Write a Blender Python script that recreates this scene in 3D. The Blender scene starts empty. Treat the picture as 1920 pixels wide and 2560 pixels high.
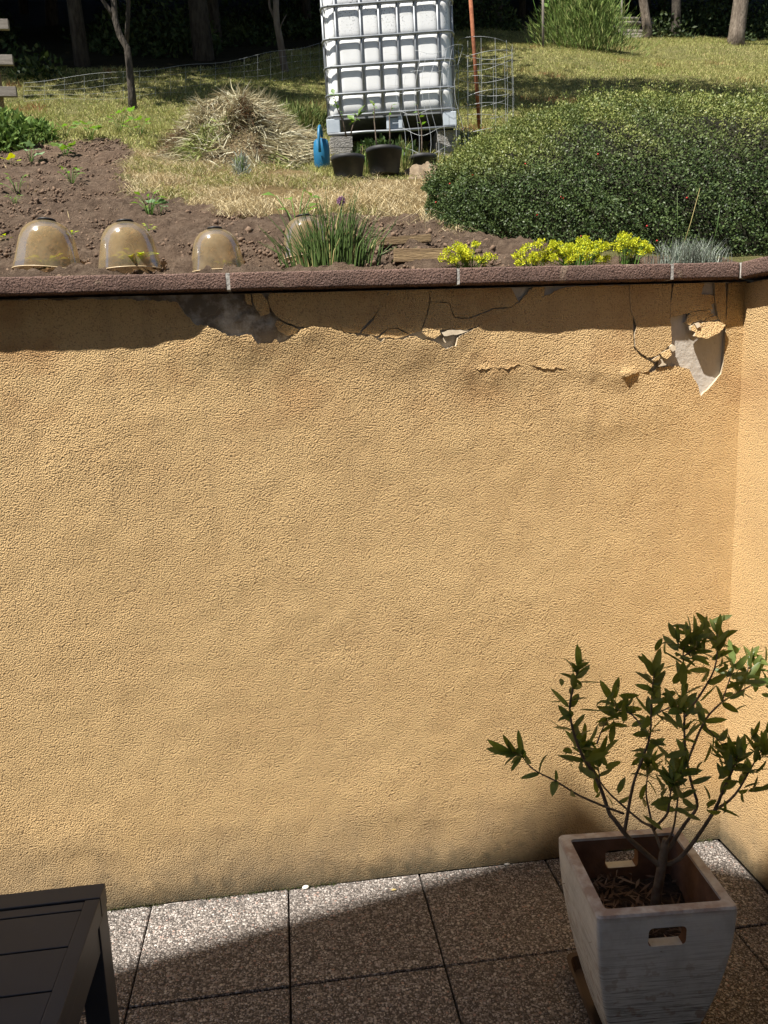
import bpy, bmesh, math, random
import numpy as np
from mathutils import Vector, Matrix, Quaternion
random.seed(7); rng = np.random.default_rng(7)
S = bpy.context.scene
COL = S.collection

# ---------------------------------------------------------------- camera
YAW, PITCH, ROLL = 0.12508, 0.18289, -0.035718
CAM = np.array([0.07722, -2.68925, 1.91755]); FPX = 1960.2
FW = np.array([math.sin(YAW)*math.cos(PITCH), math.cos(YAW)*math.cos(PITCH), -math.sin(PITCH)])
_r0 = np.array([math.cos(YAW), -math.sin(YAW), 0.0]); _u0 = np.cross(_r0, FW)
RT = math.cos(ROLL)*_r0 + math.sin(ROLL)*_u0
UP = -math.sin(ROLL)*_r0 + math.cos(ROLL)*_u0
cd = bpy.data.cameras.new('camera'); cam = bpy.data.objects.new('camera', cd); COL.objects.link(cam)
cd.sensor_fit = 'VERTICAL'; cd.sensor_height = 36; cd.sensor_width = 27; cd.lens = FPX/2560*36
cd.clip_start = 0.05; cd.clip_end = 400
M4 = Matrix.Identity(4)
for i in range(3):
    M4[i][0] = RT[i]; M4[i][1] = UP[i]; M4[i][2] = -FW[i]; M4[i][3] = CAM[i]
cam.matrix_world = M4
S.camera = cam
# ---------------------------------------------------------------- sky, sun, exposure
SUN = Vector((-0.476, -0.3125, 1.0)).normalized()
w = bpy.data.worlds.new('World'); S.world = w; w.use_nodes = True
nt = w.node_tree; nt.nodes.clear()
sky = nt.nodes.new('ShaderNodeTexSky'); sky.sky_type = 'NISHITA'; sky.sun_disc = False
sky.sun_elevation = math.asin(SUN.z); sky.sun_rotation = math.atan2(SUN.x, SUN.y) % (2*math.pi)
sky.altitude = 250; sky.air_density = 1.0; sky.dust_density = 1.0
bg = nt.nodes.new('ShaderNodeBackground'); bg.inputs[1].default_value = 0.05
wo = nt.nodes.new('ShaderNodeOutputWorld')
nt.links.new(sky.outputs[0], bg.inputs[0]); nt.links.new(bg.outputs[0], wo.inputs[0])
sl = bpy.data.lights.new('sun', 'SUN'); sl.energy = 5.0; sl.angle = math.radians(0.6); sl.color = (1.0, 0.95, 0.87)
so = bpy.data.objects.new('sun', sl); COL.objects.link(so)
so.rotation_euler = SUN.to_track_quat('Z', 'Y').to_euler(); so.location = (-4, -6, 14)
S.view_settings.view_transform = 'Standard'; S.view_settings.look = 'None'
S.view_settings.exposure = 1.06; S.view_settings.gamma = 1.0; S.view_settings.use_curve_mapping = False
S.render.engine = 'CYCLES'
S.cycles.max_bounces = 8; S.cycles.diffuse_bounces = 3; S.cycles.glossy_bounces = 2
S.cycles.transmission_bounces = 6; S.cycles.transparent_max_bounces = 12
S.cycles.caustics_reflective = False; S.cycles.caustics_refractive = False
S.cycles.use_denoising = True

# ---------------------------------------------------------------- helpers: pixels of the survey picture to points of the place
def ray(px, py): return FW + (px-960)/FPX*RT + (1280-py)/FPX*UP
def atY(px, py, Y): d = ray(px, py); return CAM + (Y-CAM[1])/d[1]*d
def atZ(px, py, Z): d = ray(px, py); return CAM + (Z-CAM[2])/d[2]*d
def vnoise(x, y, seed=0):
    x = np.asarray(x, float); y = np.asarray(y, float)
    xi = np.floor(x).astype(np.int64); yi = np.floor(y).astype(np.int64); fx = x-xi; fy = y-yi
    fx = fx*fx*(3-2*fx); fy = fy*fy*(3-2*fy)
    def h(a, b):
        n = (a*374761393 + b*668265263 + seed*982451653) & 0x7fffffff
        n = ((n ^ (n >> 13))*1274126177) & 0x7fffffff
        n = n ^ (n >> 16)
        return (n & 0xffff)/65535.0*2-1
    return (h(xi, yi)*(1-fx)+h(xi+1, yi)*fx)*(1-fy) + (h(xi, yi+1)*(1-fx)+h(xi+1, yi+1)*fx)*fy
def fbm(x, y, seed=0, o=4):
    s = 0; a = 1.0
    for k in range(o): s = s + a*vnoise(np.asarray(x)*2**k, np.asarray(y)*2**k, seed+k*17); a *= .5
    return s
_PY = [-60, 0.2, 0.3, 3.2, 5.0, 10.0, 30.0, 60, 200]
_PZ = [2.19, 2.205, 2.25, 3.34, 4.096, 6.446, 16.2, 27, 30]
def base_z(x, y): return np.interp(y, _PY, _PZ)
def ground(x, y):
    x = np.asarray(x, float); y = np.asarray(y, float)
    far = np.clip((y-2.2)/2, 0, 1)
    return base_z(x, y) + far*(0.06*fbm(x*.5, y*.5, 3, 2)) + np.clip((y-6)/4, 0, 1)*0.10*fbm(x*.3+9, y*.3, 5, 2)
def gp(px, py):
    """where the line of sight meets the garden ground"""
    d = ray(px, py); t = 2.9
    while t < 40:
        p = CAM+d*t
        if p[2] < ground(p[0], p[1]) and p[1] > .2: break
        t += .02
    p = CAM+d*t; p[2] = float(ground(p[0], p[1])); return p
def inpoly(x, y, P):
    x = np.asarray(x); y = np.asarray(y); r = np.zeros(x.shape, bool); n = len(P)
    for i in range(n):
        x1, y1 = P[i]; x2, y2 = P[(i+1) % n]
        c = ((y1 > y) != (y2 > y)) & (x < (x2-x1)*(y-y1)/((y2-y1) or 1e-9)+x1); r ^= c
    return r

# ---------------------------------------------------------------- helpers: objects
def tag(o, label=None, cat=None, group=None, kind=None):
    if label: o['label'] = label
    if cat: o['category'] = cat
    if group: o['group'] = group
    if kind: o['kind'] = kind
    return o
def empty(name, loc, label, cat, group=None, rz=0):
    o = bpy.data.objects.new(name, None); COL.objects.link(o); o.location = loc; o.rotation_euler = (0, 0, rz)
    o.empty_display_size = .05
    return tag(o, label, cat, group)
def link(name, me, mat=None, parent=None, keep_world=True):
    o = bpy.data.objects.new(name, me); COL.objects.link(o)
    if mat is not None and not me.materials: me.materials.append(mat)
    if parent is not None:
        o.parent = parent
        if keep_world: o.matrix_parent_inverse = (pmat(parent)).inverted()
    return o
def pmat(o):
    m = Matrix.LocRotScale(o.location, o.rotation_euler.to_quaternion(), o.scale)
    return (pmat(o.parent) @ o.matrix_parent_inverse @ m) if o.parent else m
def fast(name, V, F, mat=None, parent=None, col=None, smooth=False, keep_world=True):
    V = np.asarray(V, np.float32); F = np.asarray(F, np.int32); n, k = F.shape
    me = bpy.data.meshes.new(name)
    me.vertices.add(len(V)); me.vertices.foreach_set('co', V.ravel())
    me.loops.add(n*k); me.loops.foreach_set('vertex_index', F.ravel())
    me.polygons.add(n); me.polygons.foreach_set('loop_start', np.arange(0, n*k, k, dtype=np.int32))
    if smooth: me.polygons.foreach_set('use_smooth', np.ones(n, bool))
    me.update(calc_edges=True); me.validate()
    if col is not None:
        a = me.color_attributes.new('tint', 'FLOAT_COLOR', 'POINT')
        c = np.ones((len(V), 4), np.float32); c[:, :3] = col; a.data.foreach_set('color', c.ravel())
    return link(name, me, mat, parent, keep_world)
class MB:
    def __init__(s): s.v = []; s.f = []; s.sm = []
    def add(s, v, f, sm=False):
        o = len(s.v); s.v += [tuple(map(float, p)) for p in v]; s.f += [tuple(i+o for i in q) for q in f]; s.sm += [sm]*len(f); return s
    def box(s, c, d, R=None):
        c = Vector(c); R = R or Matrix.Identity(3); vs = []
        for sx in (-1, 1):
            for sy in (-1, 1):
                for sz in (-1, 1): vs.append(c+R @ Vector((sx*d[0]/2, sy*d[1]/2, sz*d[2]/2)))
        return s.add(vs, [(0, 1, 3, 2), (4, 6, 7, 5), (0, 4, 5, 1), (2, 3, 7, 6), (0, 2, 6, 4), (1, 5, 7, 3)])
    def tube(s, pts, r, n=6, cap=True):
        pts = [Vector(p) for p in pts]; m = len(pts)
        rs = r if hasattr(r, '__len__') else [r]*m
        vs = []; fs = []; prev = None
        for i, p in enumerate(pts):
            t = (pts[min(i+1, m-1)]-pts[max(i-1, 0)]).normalized()
            if prev is None:
                a = t.cross(Vector((0, 0, 1)) if abs(t.z) < .9 else Vector((1, 0, 0))).normalized()
            else:
                a = (prev-t*prev.dot(t))
                a = a.normalized() if a.length > 1e-6 else t.orthogonal().normalized()
            prev = a; b = t.cross(a)
            for k in range(n):
                an = 2*math.pi*k/n; vs.append(p+(a*math.cos(an)+b*math.sin(an))*rs[i])
        for i in range(m-1):
            for k in range(n): fs.append((i*n+k, i*n+(k+1) % n, (i+1)*n+(k+1) % n, (i+1)*n+k))
        if cap: fs.append(tuple(range(n-1, -1, -1))); fs.append(tuple(range((m-1)*n, m*n)))
        return s.add(vs, fs, True)
    def lathe(s, prof, n=24, c=(0, 0, 0), closed=False):
        vs = []; fs = []; m = len(prof)
        for r, z in prof:
            for k in range(n): an = 2*math.pi*k/n; vs.append((c[0]+r*math.cos(an), c[1]+r*math.sin(an), c[2]+z))
        for i in range(m-1):
            for k in range(n): fs.append((i*n+k, i*n+(k+1) % n, (i+1)*n+(k+1) % n, (i+1)*n+k))
        if closed: fs.append(tuple(range(n-1, -1, -1))); fs.append(tuple(range((m-1)*n, m*n)))
        return s.add(vs, fs, True)
    def mesh(s, name):
        me = bpy.data.meshes.new(name); me.from_pydata(s.v, [], s.f); me.polygons.foreach_set('use_smooth', s.sm); me.update(); return me
    def build(s, name, mat, parent=None, bevel=0, keep_world=True):
        me = s.mesh(name)
        if bevel:
            bm = bmesh.new(); bm.from_mesh(me)
            bmesh.ops.bevel(bm, geom=list(bm.edges), offset=bevel, segments=2, affect='EDGES', profile=.6, clamp_overlap=True)
            bm.to_mesh(me); bm.free()
        return link(name, me, mat, parent, keep_world)
def quads(P, along, side, L, W, bend=None):
    """leaf shaped rhombs: N x 4 vertices"""
    P = np.asarray(P); a = along*L[:, None]; b = side*W[:, None]*.5
    V = np.stack([P, P+a*.45+b, P+a, P+a*.45-b], 1).reshape(-1, 3)
    F = np.arange(len(V)).reshape(-1, 4); return V, F
def rdir(n): v = rng.normal(size=(n, 3)); return v/np.linalg.norm(v, axis=1)[:, None]
def unit(v): return v/np.maximum(np.linalg.norm(v, axis=1), 1e-9)[:, None]

# ---------------------------------------------------------------- helpers: materials
def newmat(name):
    m = bpy.data.materials.new(name); m.use_nodes = True; t = m.node_tree; t.nodes.clear()
    o = t.nodes.new('ShaderNodeOutputMaterial'); p = t.nodes.new('ShaderNodeBsdfPrincipled'); t.links.new(p.outputs[0], o.inputs[0])
    return m, t, p, o
class N:
    def __init__(s, t): s.t = t
    def n(s, ty, **k):
        x = s.t.nodes.new('ShaderNode'+ty)
        for a, b in k.items():
            if hasattr(x, a) and not a.startswith('i_'): setattr(x, a, b)
        return x
    def l(s, a, b): s.t.links.new(a, b)
    def pos(s): return s.n('NewGeometry').outputs['Position']
    def obj(s): return s.n('TexCoord').outputs['Object']
    def noise(s, v, scale, detail=4, rough=.55, dist=0):
        x = s.n('TexNoise'); x.inputs['Scale'].default_value = scale; x.inputs['Detail'].default_value = detail
        x.inputs['Roughness'].default_value = rough; x.inputs['Distortion'].default_value = dist; s.l(v, x.inputs['Vector']); return x
    def ramp(s, f, stops, interp='LINEAR'):
        x = s.n('ValToRGB'); x.color_ramp.interpolation = interp; e = x.color_ramp.elements
        while len(e) < len(stops): e.new(.5)
        for i, (p, c) in enumerate(stops):
            e[i].position = p; e[i].color = (c, c, c, 1) if not hasattr(c, '__len__') else (*c, 1)
        s.l(f, x.inputs[0]); return x.outputs[0]
    def mix(s, f, a, b, mode='MIX'):
        x = s.n('Mix', data_type='RGBA', blend_type=mode)
        for i, v in ((0, f), (6, a), (7, b)):
            if hasattr(v, 'links') or hasattr(v, 'is_linked'): s.l(v, x.inputs[i])
            elif i == 0: x.inputs[0].default_value = v
            else: x.inputs[i].default_value = (*v, 1)
        return x.outputs[2]
    def math(s, op, a, b=None, c=None, clamp=False):
        x = s.n('Math', operation=op); x.use_clamp = clamp
        for i, v in enumerate((a, b, c)):
            if v is None: continue
            if hasattr(v, 'is_linked'): s.l(v, x.inputs[i])
            else: x.inputs[i].default_value = v
        return x.outputs[0]
    def mapr(s, f, a, b, c=0, d=1):
        x = s.n('MapRange'); s.l(f, x.inputs[0])
        for i, v in zip((1, 2, 3, 4), (a, b, c, d)): x.inputs[i].default_value = v
        return x.outputs[0]
    def bump(s, h, dist, strength=1, normal=None):
        x = s.n('Bump'); x.inputs['Strength'].default_value = strength; x.inputs['Distance'].default_value = dist
        s.l(h, x.inputs['Height'])
        if normal is not None: s.l(normal, x.inputs['Normal'])
        return x.outputs[0]
    def sep(s, v): x = s.n('SeparateXYZ'); s.l(v, x.inputs[0]); return x.outputs
    def scale(s, v, k):
        x = s.n('Mapping'); x.inputs['Scale'].default_value = k; s.l(v, x.inputs['Vector']); return x.outputs[0]
def simple(name, c1, c2, scale=8, rough=.85, bump=None, lo=.35, hi=.65, stretch=None, world=False, spec=.3, c3=None, s3=40, metal=0, l3=.55, h3=.7):
    m, t, p, o = newmat(name); q = N(t); v = q.pos() if world else q.obj()
    if stretch: v = q.scale(v, stretch)
    c = q.ramp(q.noise(v, scale, 6).outputs[0], [(lo, c1), (hi, c2)])
    if c3 is not None: c = q.mix(q.ramp(q.noise(v, s3, 4).outputs[0], [(l3, 0.), (h3, 1.)]), c, c3)
    q.l(c, p.inputs['Base Color']); p.inputs['Roughness'].default_value = rough; p.inputs['Specular IOR Level'].default_value = spec
    p.inputs['Metallic'].default_value = metal
    if bump: q.l(q.bump(q.noise(v, bump[0], 5).outputs[0], bump[1], 1), p.inputs['Normal'])
    return m
def leafmat(name, c1, c2, rough=.5, trans=.25, spec=.4, scale=30, tint=False):
    m, t, p, o = newmat(name); q = N(t)
    c = q.ramp(q.noise(q.obj(), scale, 3).outputs[0], [(.35, c1), (.65, c2)])
    info = q.n('ObjectInfo'); hv = q.n('HueSaturation'); q.l(c, hv.inputs['Color'])
    q.l(q.mapr(info.outputs['Random'], 0, 1, .75, 1.25), hv.inputs['Value']); q.l(q.mapr(info.outputs['Random'], 0, 1, .485, .515), hv.inputs['Hue']); c = hv.outputs[0]
    if tint:
        a = q.n('Attribute'); a.attribute_name = 'tint'; c = q.mix(1.0, c, a.outputs['Color'], 'MULTIPLY')
    q.l(c, p.inputs['Base Color']); p.inputs['Roughness'].default_value = rough; p.inputs['Specular IOR Level'].default_value = spec
    tr = q.n('BsdfTranslucent'); mx = q.n('MixShader'); mx.inputs[0].default_value = trans
    br = q.n('HueSaturation'); br.inputs['Value'].default_value = 1.6; br.inputs['Saturation'].default_value = 1.15; q.l(c, br.inputs['Color']); q.l(br.outputs[0], tr.inputs['Color'])
    q.l(p.outputs[0], mx.inputs[1]); q.l(tr.outputs[0], mx.inputs[2]); q.l(mx.outputs[0], o.inputs[0]); return m
def tintmat(name, rough=.8, trans=.2, spec=.2):
    m, t, p, o = newmat(name); q = N(t); a = q.n('Attribute'); a.attribute_name = 'tint'
    q.l(a.outputs['Color'], p.inputs['Base Color']); p.inputs['Roughness'].default_value = rough; p.inputs['Specular IOR Level'].default_value = spec
    tr = q.n('BsdfTranslucent'); mx = q.n('MixShader'); mx.inputs[0].default_value = trans
    q.l(a.outputs['Color'], tr.inputs['Color']); q.l(p.outputs[0], mx.inputs[1]); q.l(tr.outputs[0], mx.inputs[2]); q.l(mx.outputs[0], o.inputs[0]); return m

# stucco: ochre scratch render, coarse grain, mould along the foot
def stucco(name, foot=True):
    m, t, p, o = newmat(name); q = N(t); v = q.pos(); xyz = q.sep(v)
    n1 = q.noise(v, 2.2, 5).outputs[0]; n2 = q.noise(v, 9, 5).outputs[0]; n3 = q.noise(v, 230, 2).outputs[0]
    c = q.ramp(n1, [(.3, (.60, .412, .20)), (.7, (.67, .470, .235))])
    c = q.mix(q.mapr(n2, .45, .75, 0, .22), c, (.47, .29, .13))
    c = q.mix(q.mapr(n3, .50, .75, 0, .40), c, (.36, .23, .13))
    # brown weather stains hanging below the broken edge
    st = q.noise(q.scale(v, (2.2, 1, 3.2)), 1.5, 5, .6).outputs[0]
    top = q.mapr(xyz[2], 1.55, 1.95, 0, 1)
    f = q.math('MULTIPLY', q.mapr(st, .5, .68, 0, .6), top)
    c = q.mix(f, c, (.38, .20, .085))
    rs = q.noise(q.scale(v, (16, 1, .55)), 1.0, 5, .6).outputs[0]
    c = q.mix(q.math('MULTIPLY', q.mapr(rs, .52, .70, 0, .34), q.mapr(xyz[2], .9, 2.0, 0, 1)), c, (.36, .25, .14))
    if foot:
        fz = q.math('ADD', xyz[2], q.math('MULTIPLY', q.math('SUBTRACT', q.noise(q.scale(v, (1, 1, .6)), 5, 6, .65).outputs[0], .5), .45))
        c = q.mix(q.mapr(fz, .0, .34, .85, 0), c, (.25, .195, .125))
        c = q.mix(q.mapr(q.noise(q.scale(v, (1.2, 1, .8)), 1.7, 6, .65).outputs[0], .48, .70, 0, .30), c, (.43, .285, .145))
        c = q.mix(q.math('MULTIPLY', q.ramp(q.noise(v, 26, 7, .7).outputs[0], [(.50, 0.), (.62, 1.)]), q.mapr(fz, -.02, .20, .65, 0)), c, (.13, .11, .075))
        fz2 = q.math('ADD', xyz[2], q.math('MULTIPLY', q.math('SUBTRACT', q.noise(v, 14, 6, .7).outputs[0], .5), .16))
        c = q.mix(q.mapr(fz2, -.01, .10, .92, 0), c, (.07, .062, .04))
    p.inputs['Roughness'].default_value = .95; p.inputs['Specular IOR Level'].default_value = .15
    vo = q.n('TexVoronoi'); vo.inputs['Scale'].default_value = 215; q.l(v, vo.inputs['Vector'])
    g = q.noise(v, 165, 2, .6).outputs[0]
    h = q.math('ADD', q.math('MULTIPLY', vo.outputs['Distance'], -.75), q.math('MULTIPLY', g, 1.0))
    c = q.mix(q.mapr(h, .02, -.20, 0, .62), c, (.25, .16, .085))
    q.l(c, p.inputs['Base Color'])
    q.l(q.bump(h, .0050, 1), p.inputs['Normal']); return m
M = {}
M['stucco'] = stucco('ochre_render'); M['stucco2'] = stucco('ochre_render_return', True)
def core_mat():
    m, t, p, o = newmat('bare_grey_mortar'); q = N(t); v = q.pos(); x = q.sep(v)[0]
    c = q.ramp(q.noise(v, 9, 6, .6).outputs[0], [(.3, (.43, .395, .35)), (.7, (.56, .52, .47))])
    c = q.mix(q.ramp(q.noise(v, 4.5, 3).outputs[0], [(.52, 0.), (.55, .35)]), c, (.47, .41, .33))
    st = q.math('MULTIPLY', q.ramp(q.noise(v, 10, 7, .68).outputs[0], [(.40, 0.), (.56, .9)]), q.mapr(x, .25, .6, 1, 0))
    c = q.mix(st, c, (.15, .115, .08))
    q.l(c, p.inputs['Base Color']); p.inputs['Roughness'].default_value = .85
    q.l(q.bump(q.noise(v, 45, 5).outputs[0], .004, 1), p.inputs['Normal']); return m
M['core'] = core_mat()
M['chip_edge'] = simple('broken_mortar', (.42, .34, .24), (.54, .45, .33), 60, .9)
M['house'] = simple('pale_house_render', (.72, .69, .63), (.78, .75, .69), 4, .9, (120, .002))
M['rooftile'] = simple('clay_roof', (.30, .12, .07), (.38, .17, .09), 6, .85, (20, .01))
def coping_mat():
    m, t, p, o = newmat('reddish_cast_stone'); q = N(t); v = q.pos(); xyz = q.sep(v)
    c = q.ramp(q.noise(v, 7, 6).outputs[0], [(.3, (.125, .084, .068)), (.7, (.205, .128, .10))])
    c = q.mix(q.ramp(q.noise(v, 260, 3).outputs[0], [(.50, 0.), (.75, .8)]), c, (.30, .20, .18))
    c = q.mix(q.ramp(q.noise(v, 190, 2).outputs[0], [(.30, .9), (.48, 0.)]), c, (.03, .02, .018))
    c = q.mix(q.ramp(q.noise(v, 13, 2, .4).outputs[0], [(.66, 0.), (.70, .5)]), c, (.34, .26, .19))
    q.l(c, p.inputs['Base Color']); p.inputs['Roughness'].default_value = .95; p.inputs['Specular IOR Level'].default_value = .15
    q.l(q.bump(q.noise(v, 170, 4).outputs[0], .009, 1), p.inputs['Normal']); return m
M['coping'] = coping_mat()
M['mortar'] = simple('pale_mortar', (.36, .34, .31), (.52, .50, .46), 40, .9, (120, .003), world=True)
def slab_mat():
    m, t, p, o = newmat('washed_pebble_concrete'); q = N(t); v = q.pos()
    def layer(scale):
        wv = q.n('VectorMath', operation='ADD'); nz = q.noise(v, 60, 2); sc = q.n('VectorMath', operation='SCALE'); q.l(nz.outputs['Color'], sc.inputs[0]); sc.inputs['Scale'].default_value = .006
        q.l(v, wv.inputs[0]); q.l(sc.outputs[0], wv.inputs[1])
        a = q.n('TexVoronoi'); a.inputs['Scale'].default_value = scale; q.l(wv.outputs[0], a.inputs['Vector'])
        b = q.sep(a.outputs['Color'])
        c = q.ramp(b[0], [(0, (.09, .080, .074)), (.16, (.17, .148, .132)), (.36, (.26, .228, .205)), (.56, (.345, .308, .28)), (.74, (.44, .40, .37)), (.88, (.53, .495, .46)), (.95, (.38, .27, .23))], 'CONSTANT')
        return a, b, c
    a, b, c = layer(98); a2, b2, c2 = layer(190)
    stone = q.ramp(a.outputs['Distance'], [(.40, 1.), (.58, 0.)])
    keep = q.math('MULTIPLY', stone, q.math('GREATER_THAN', b[1], .30))
    c = q.mix(keep, q.mix(q.ramp(a2.outputs['Distance'], [(.42, 0.), (.6, 1.)]), c2, (.07, .062, .056)), c)
    big = q.noise(v, 3.0, 4).outputs[0]
    c = q.mix(q.mapr(big, .45, .75, 0, .25), c, (.12, .10, .088))
    c = q.mix(q.ramp(q.noise(v, 17, 5).outputs[0], [(.60, 0.), (.75, .55)]), c, (.07, .055, .045))
    oi = q.n('ObjectInfo'); hv = q.n('HueSaturation'); q.l(c, hv.inputs['Color']); q.l(q.mapr(oi.outputs['Random'], 0, 1, .84, 1.06), hv.inputs['Value']); c = hv.outputs[0]
    q.l(c, p.inputs['Base Color']); p.inputs['Roughness'].default_value = .75; p.inputs['Specular IOR Level'].default_value = .3
    h = q.math('ADD', q.math('MULTIPLY', keep, .8), q.math('MULTIPLY', a2.outputs['Distance'], -.6))
    q.l(q.bump(h, .0045, 1), p.inputs['Normal']); return m
M['slab'] = slab_mat()
M['joint'] = simple('dark_joint_sand', (.03, .025, .02), (.05, .042, .035), 30, .95, world=True)

# ================================================================ THE WALL
XC = 1.7278            # inner corner with the return wall
SK = 0.012             # thickness of the render coat
wall = empty('retaining_wall', (0.2, 0.1, 0), 'ochre roughcast retaining wall with broken render below its red stone coping', 'wall')
core = MB(); core.box((-0.6, .11, 1.085), (4.66, .22, 2.17)); core.build('masonry', M['core'], wall)
def wp(px, py): p = atY(px, py, -SK); return float(p[0]), float(p[2])
TOPZ = 2.170
edge_px = [(-700, 700), (322, 739.5), (346, 751), (380, 750), (443, 756), (461, 785), (476, 797), (491, 813), (515, 814), (543, 826), (570, 839), (595, 840), (629, 836), (635, 849), (646, 861), (680, 859), (684, 849), (690, 846), (697, 857), (716, 854), (732, 838), (743, 834), (752, 821), (786, 817), (819, 818), (861, 832), (903, 840), (933, 842), (950, 854), (965, 845), (1000, 849), (1035, 840), (1054, 849), (1082, 853), (1097, 861), (1112, 872), (1137, 864), (1141, 843), (1189, 819), (1213, 803), (1263, 778), (1293, 757), (1330, 745), (1361, 741), (1410, 714)]
hole_px = [(1624, 930), (1645, 922), (1663, 917), (1688, 916), (1709, 919), (1723, 925), (1734, 946), (1746, 964), (1751, 991), (1765, 979), (1780, 966), (1793, 948), (1804, 933), (1809, 905), (1811, 879), (1813, 848)]
pts = [wp(*p) for p in edge_px]
pts[0] = (-3.0, TOPZ-.006); pts[1] = (pts[1][0], TOPZ-.008)
pts[-1] = (pts[-1][0], TOPZ-.004)
hx = [wp(*p) for p in hole_px]
xl = wp(1676, 860)[0]
pts += [(wp(1580, 800)[0], TOPZ-.004)] + [wp(*p) for p in ((1583, 872), (1600, 888), (1617, 899))] + hx + [(hx[-1][0]+.004, TOPZ-.006), (XC+.02, TOPZ-.004)]
EX = np.array([p[0] for p in pts]); EZ = np.array([p[1] for p in pts])
def segd(x, z, P):
    """distance to a polyline and signed side (positive above)"""
    best = np.full(x.shape, 9e9); side = np.zeros(x.shape); tt = np.zeros(x.shape); L = len(P)-1
    for i in range(L):
        ax, az = P[i]; bx, bz = P[i+1]; dx, dz = bx-ax, bz-az
        t = np.clip(((x-ax)*dx+(z-az)*dz)/(dx*dx+dz*dz), 0, 1)
        d = np.hypot(x-ax-t*dx, z-az-t*dz); m = d < best
        best = np.where(m, d, best); side = np.where(m, (dx*(z-az)-dz*(x-ax))/math.hypot(dx, dz), side); tt = np.where(m, (i+t)/L, tt)
    return best, side, tt
def PX(L): return [wp(*p) for p in L]
ridges = [(PX([(1105, 868), (1150, 900), (1176, 920), (1220, 924), (1290, 918), (1340, 916)]), .0090, .13),
          (PX([(1340, 916), (1420, 918), (1500, 922), (1540, 930), (1575, 936), (1620, 926)]), .0080, .11),
          (PX([(940, 925), (1000, 908), (1060, 884), (1100, 870)]), .0045, .10),
          (PX([(1548, 926), (1562, 938), (1580, 936), (1600, 928)]), .008, .02),
          (PX([(350, 888), (460, 872), (560, 880), (640, 905)]), .0050, .12),
          (PX([(1380, 1065), (1500, 1050), (1640, 1035), (1750, 1010)]), .0065, .16),
          (PX([(60, 1210), (200, 1190), (330, 1225)]), .0025, .18),
          (PX([(820, 2050), (1000, 2030), (1180, 2040)]), .0035, .12),
          (PX([(40, 2140), (200, 2110), (330, 2130)]), .0035, .10)]
cracks = []
SX = np.linspace(-3, 1.75, 1200); SZ = np.convolve(np.pad(np.interp(SX, EX, EZ), 20, mode='edge'), np.ones(41)/41, 'valid')
LIP0, LIP1 = wp(440, 800)[0], wp(1215, 800)[0]
def offs(x, z, cr=True):
    d = .0019*fbm(x*2.1, z*2.1, 11, 3) + .0012*fbm(x*14, z*14, 23, 2)
    for P, amp, wd in ridges:
        dist, side, t = segd(x, z, P)
        env = np.clip(np.minimum(t, 1-t)*3.5, 0, 1)*(1+.25*fbm(x*18, z*4, 29, 2)); dist = np.abs(dist+.004*fbm(x*35, z*35, 31, 2))
        up = np.exp(-(dist/wd)**2); dn = np.exp(-(dist/np.maximum(.006, wd*.42))**2)
        d = d + amp*env*np.where(side > 0, up, dn)
    zt_ = np.interp(x, SX, SZ)
    sag = np.clip((x-LIP0)/.12, 0, 1)*np.clip((LIP1-x)/.10, 0, 1)
    d = d + sag*(.0155+.004*fbm(x*9, x*0, 37, 2))*np.exp(-(np.maximum(zt_-z, 0)/.085)**1.5)
    if cr:
        for P in cracks:
            dist, side, t = segd(x, z, P); d = np.where(dist < .0034, d-.011, d)
    # the slab right of the crack has slipped forward
    return d
xs = np.concatenate([np.linspace(-3.0, -1.05, 80)[:-1], np.linspace(-1.05, XC+.006, 860)])
zt = np.interp(xs, EX, EZ)
jag = (np.abs(np.gradient(zt, xs)) < 60) & (zt < TOPZ-.009)
zt = zt + np.where(zt < TOPZ-.009, .0035*fbm(xs*90, xs*0+.3, 41, 3), .003*fbm(xs*40, xs*0, 43, 3))
lev = np.concatenate([np.linspace(0, 1.66, 130)[:-1], np.linspace(1.66, TOPZ+.002, 165)])
Zg = np.minimum(lev[:, None], zt[None, :]); Xg = np.tile(xs, (len(lev), 1))
Yg = -SK - offs(Xg, Zg)
nr, nc = Xg.shape
V = np.stack([Xg, Yg, Zg], -1).reshape(-1, 3)
idx = np.arange(nr*nc).reshape(nr, nc)
F = np.stack([idx[:-1, :-1], idx[:-1, 1:], idx[1:, 1:], idx[1:, :-1]], -1)
live = (lev[:-1, None] < zt[None, :-1]-1e-5) | (lev[:-1, None] < zt[None, 1:]-1e-5)
F = F[live].reshape(-1, 4)
body = fast('render_coat', V, F, M['stucco'], wall, smooth=True)
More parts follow.
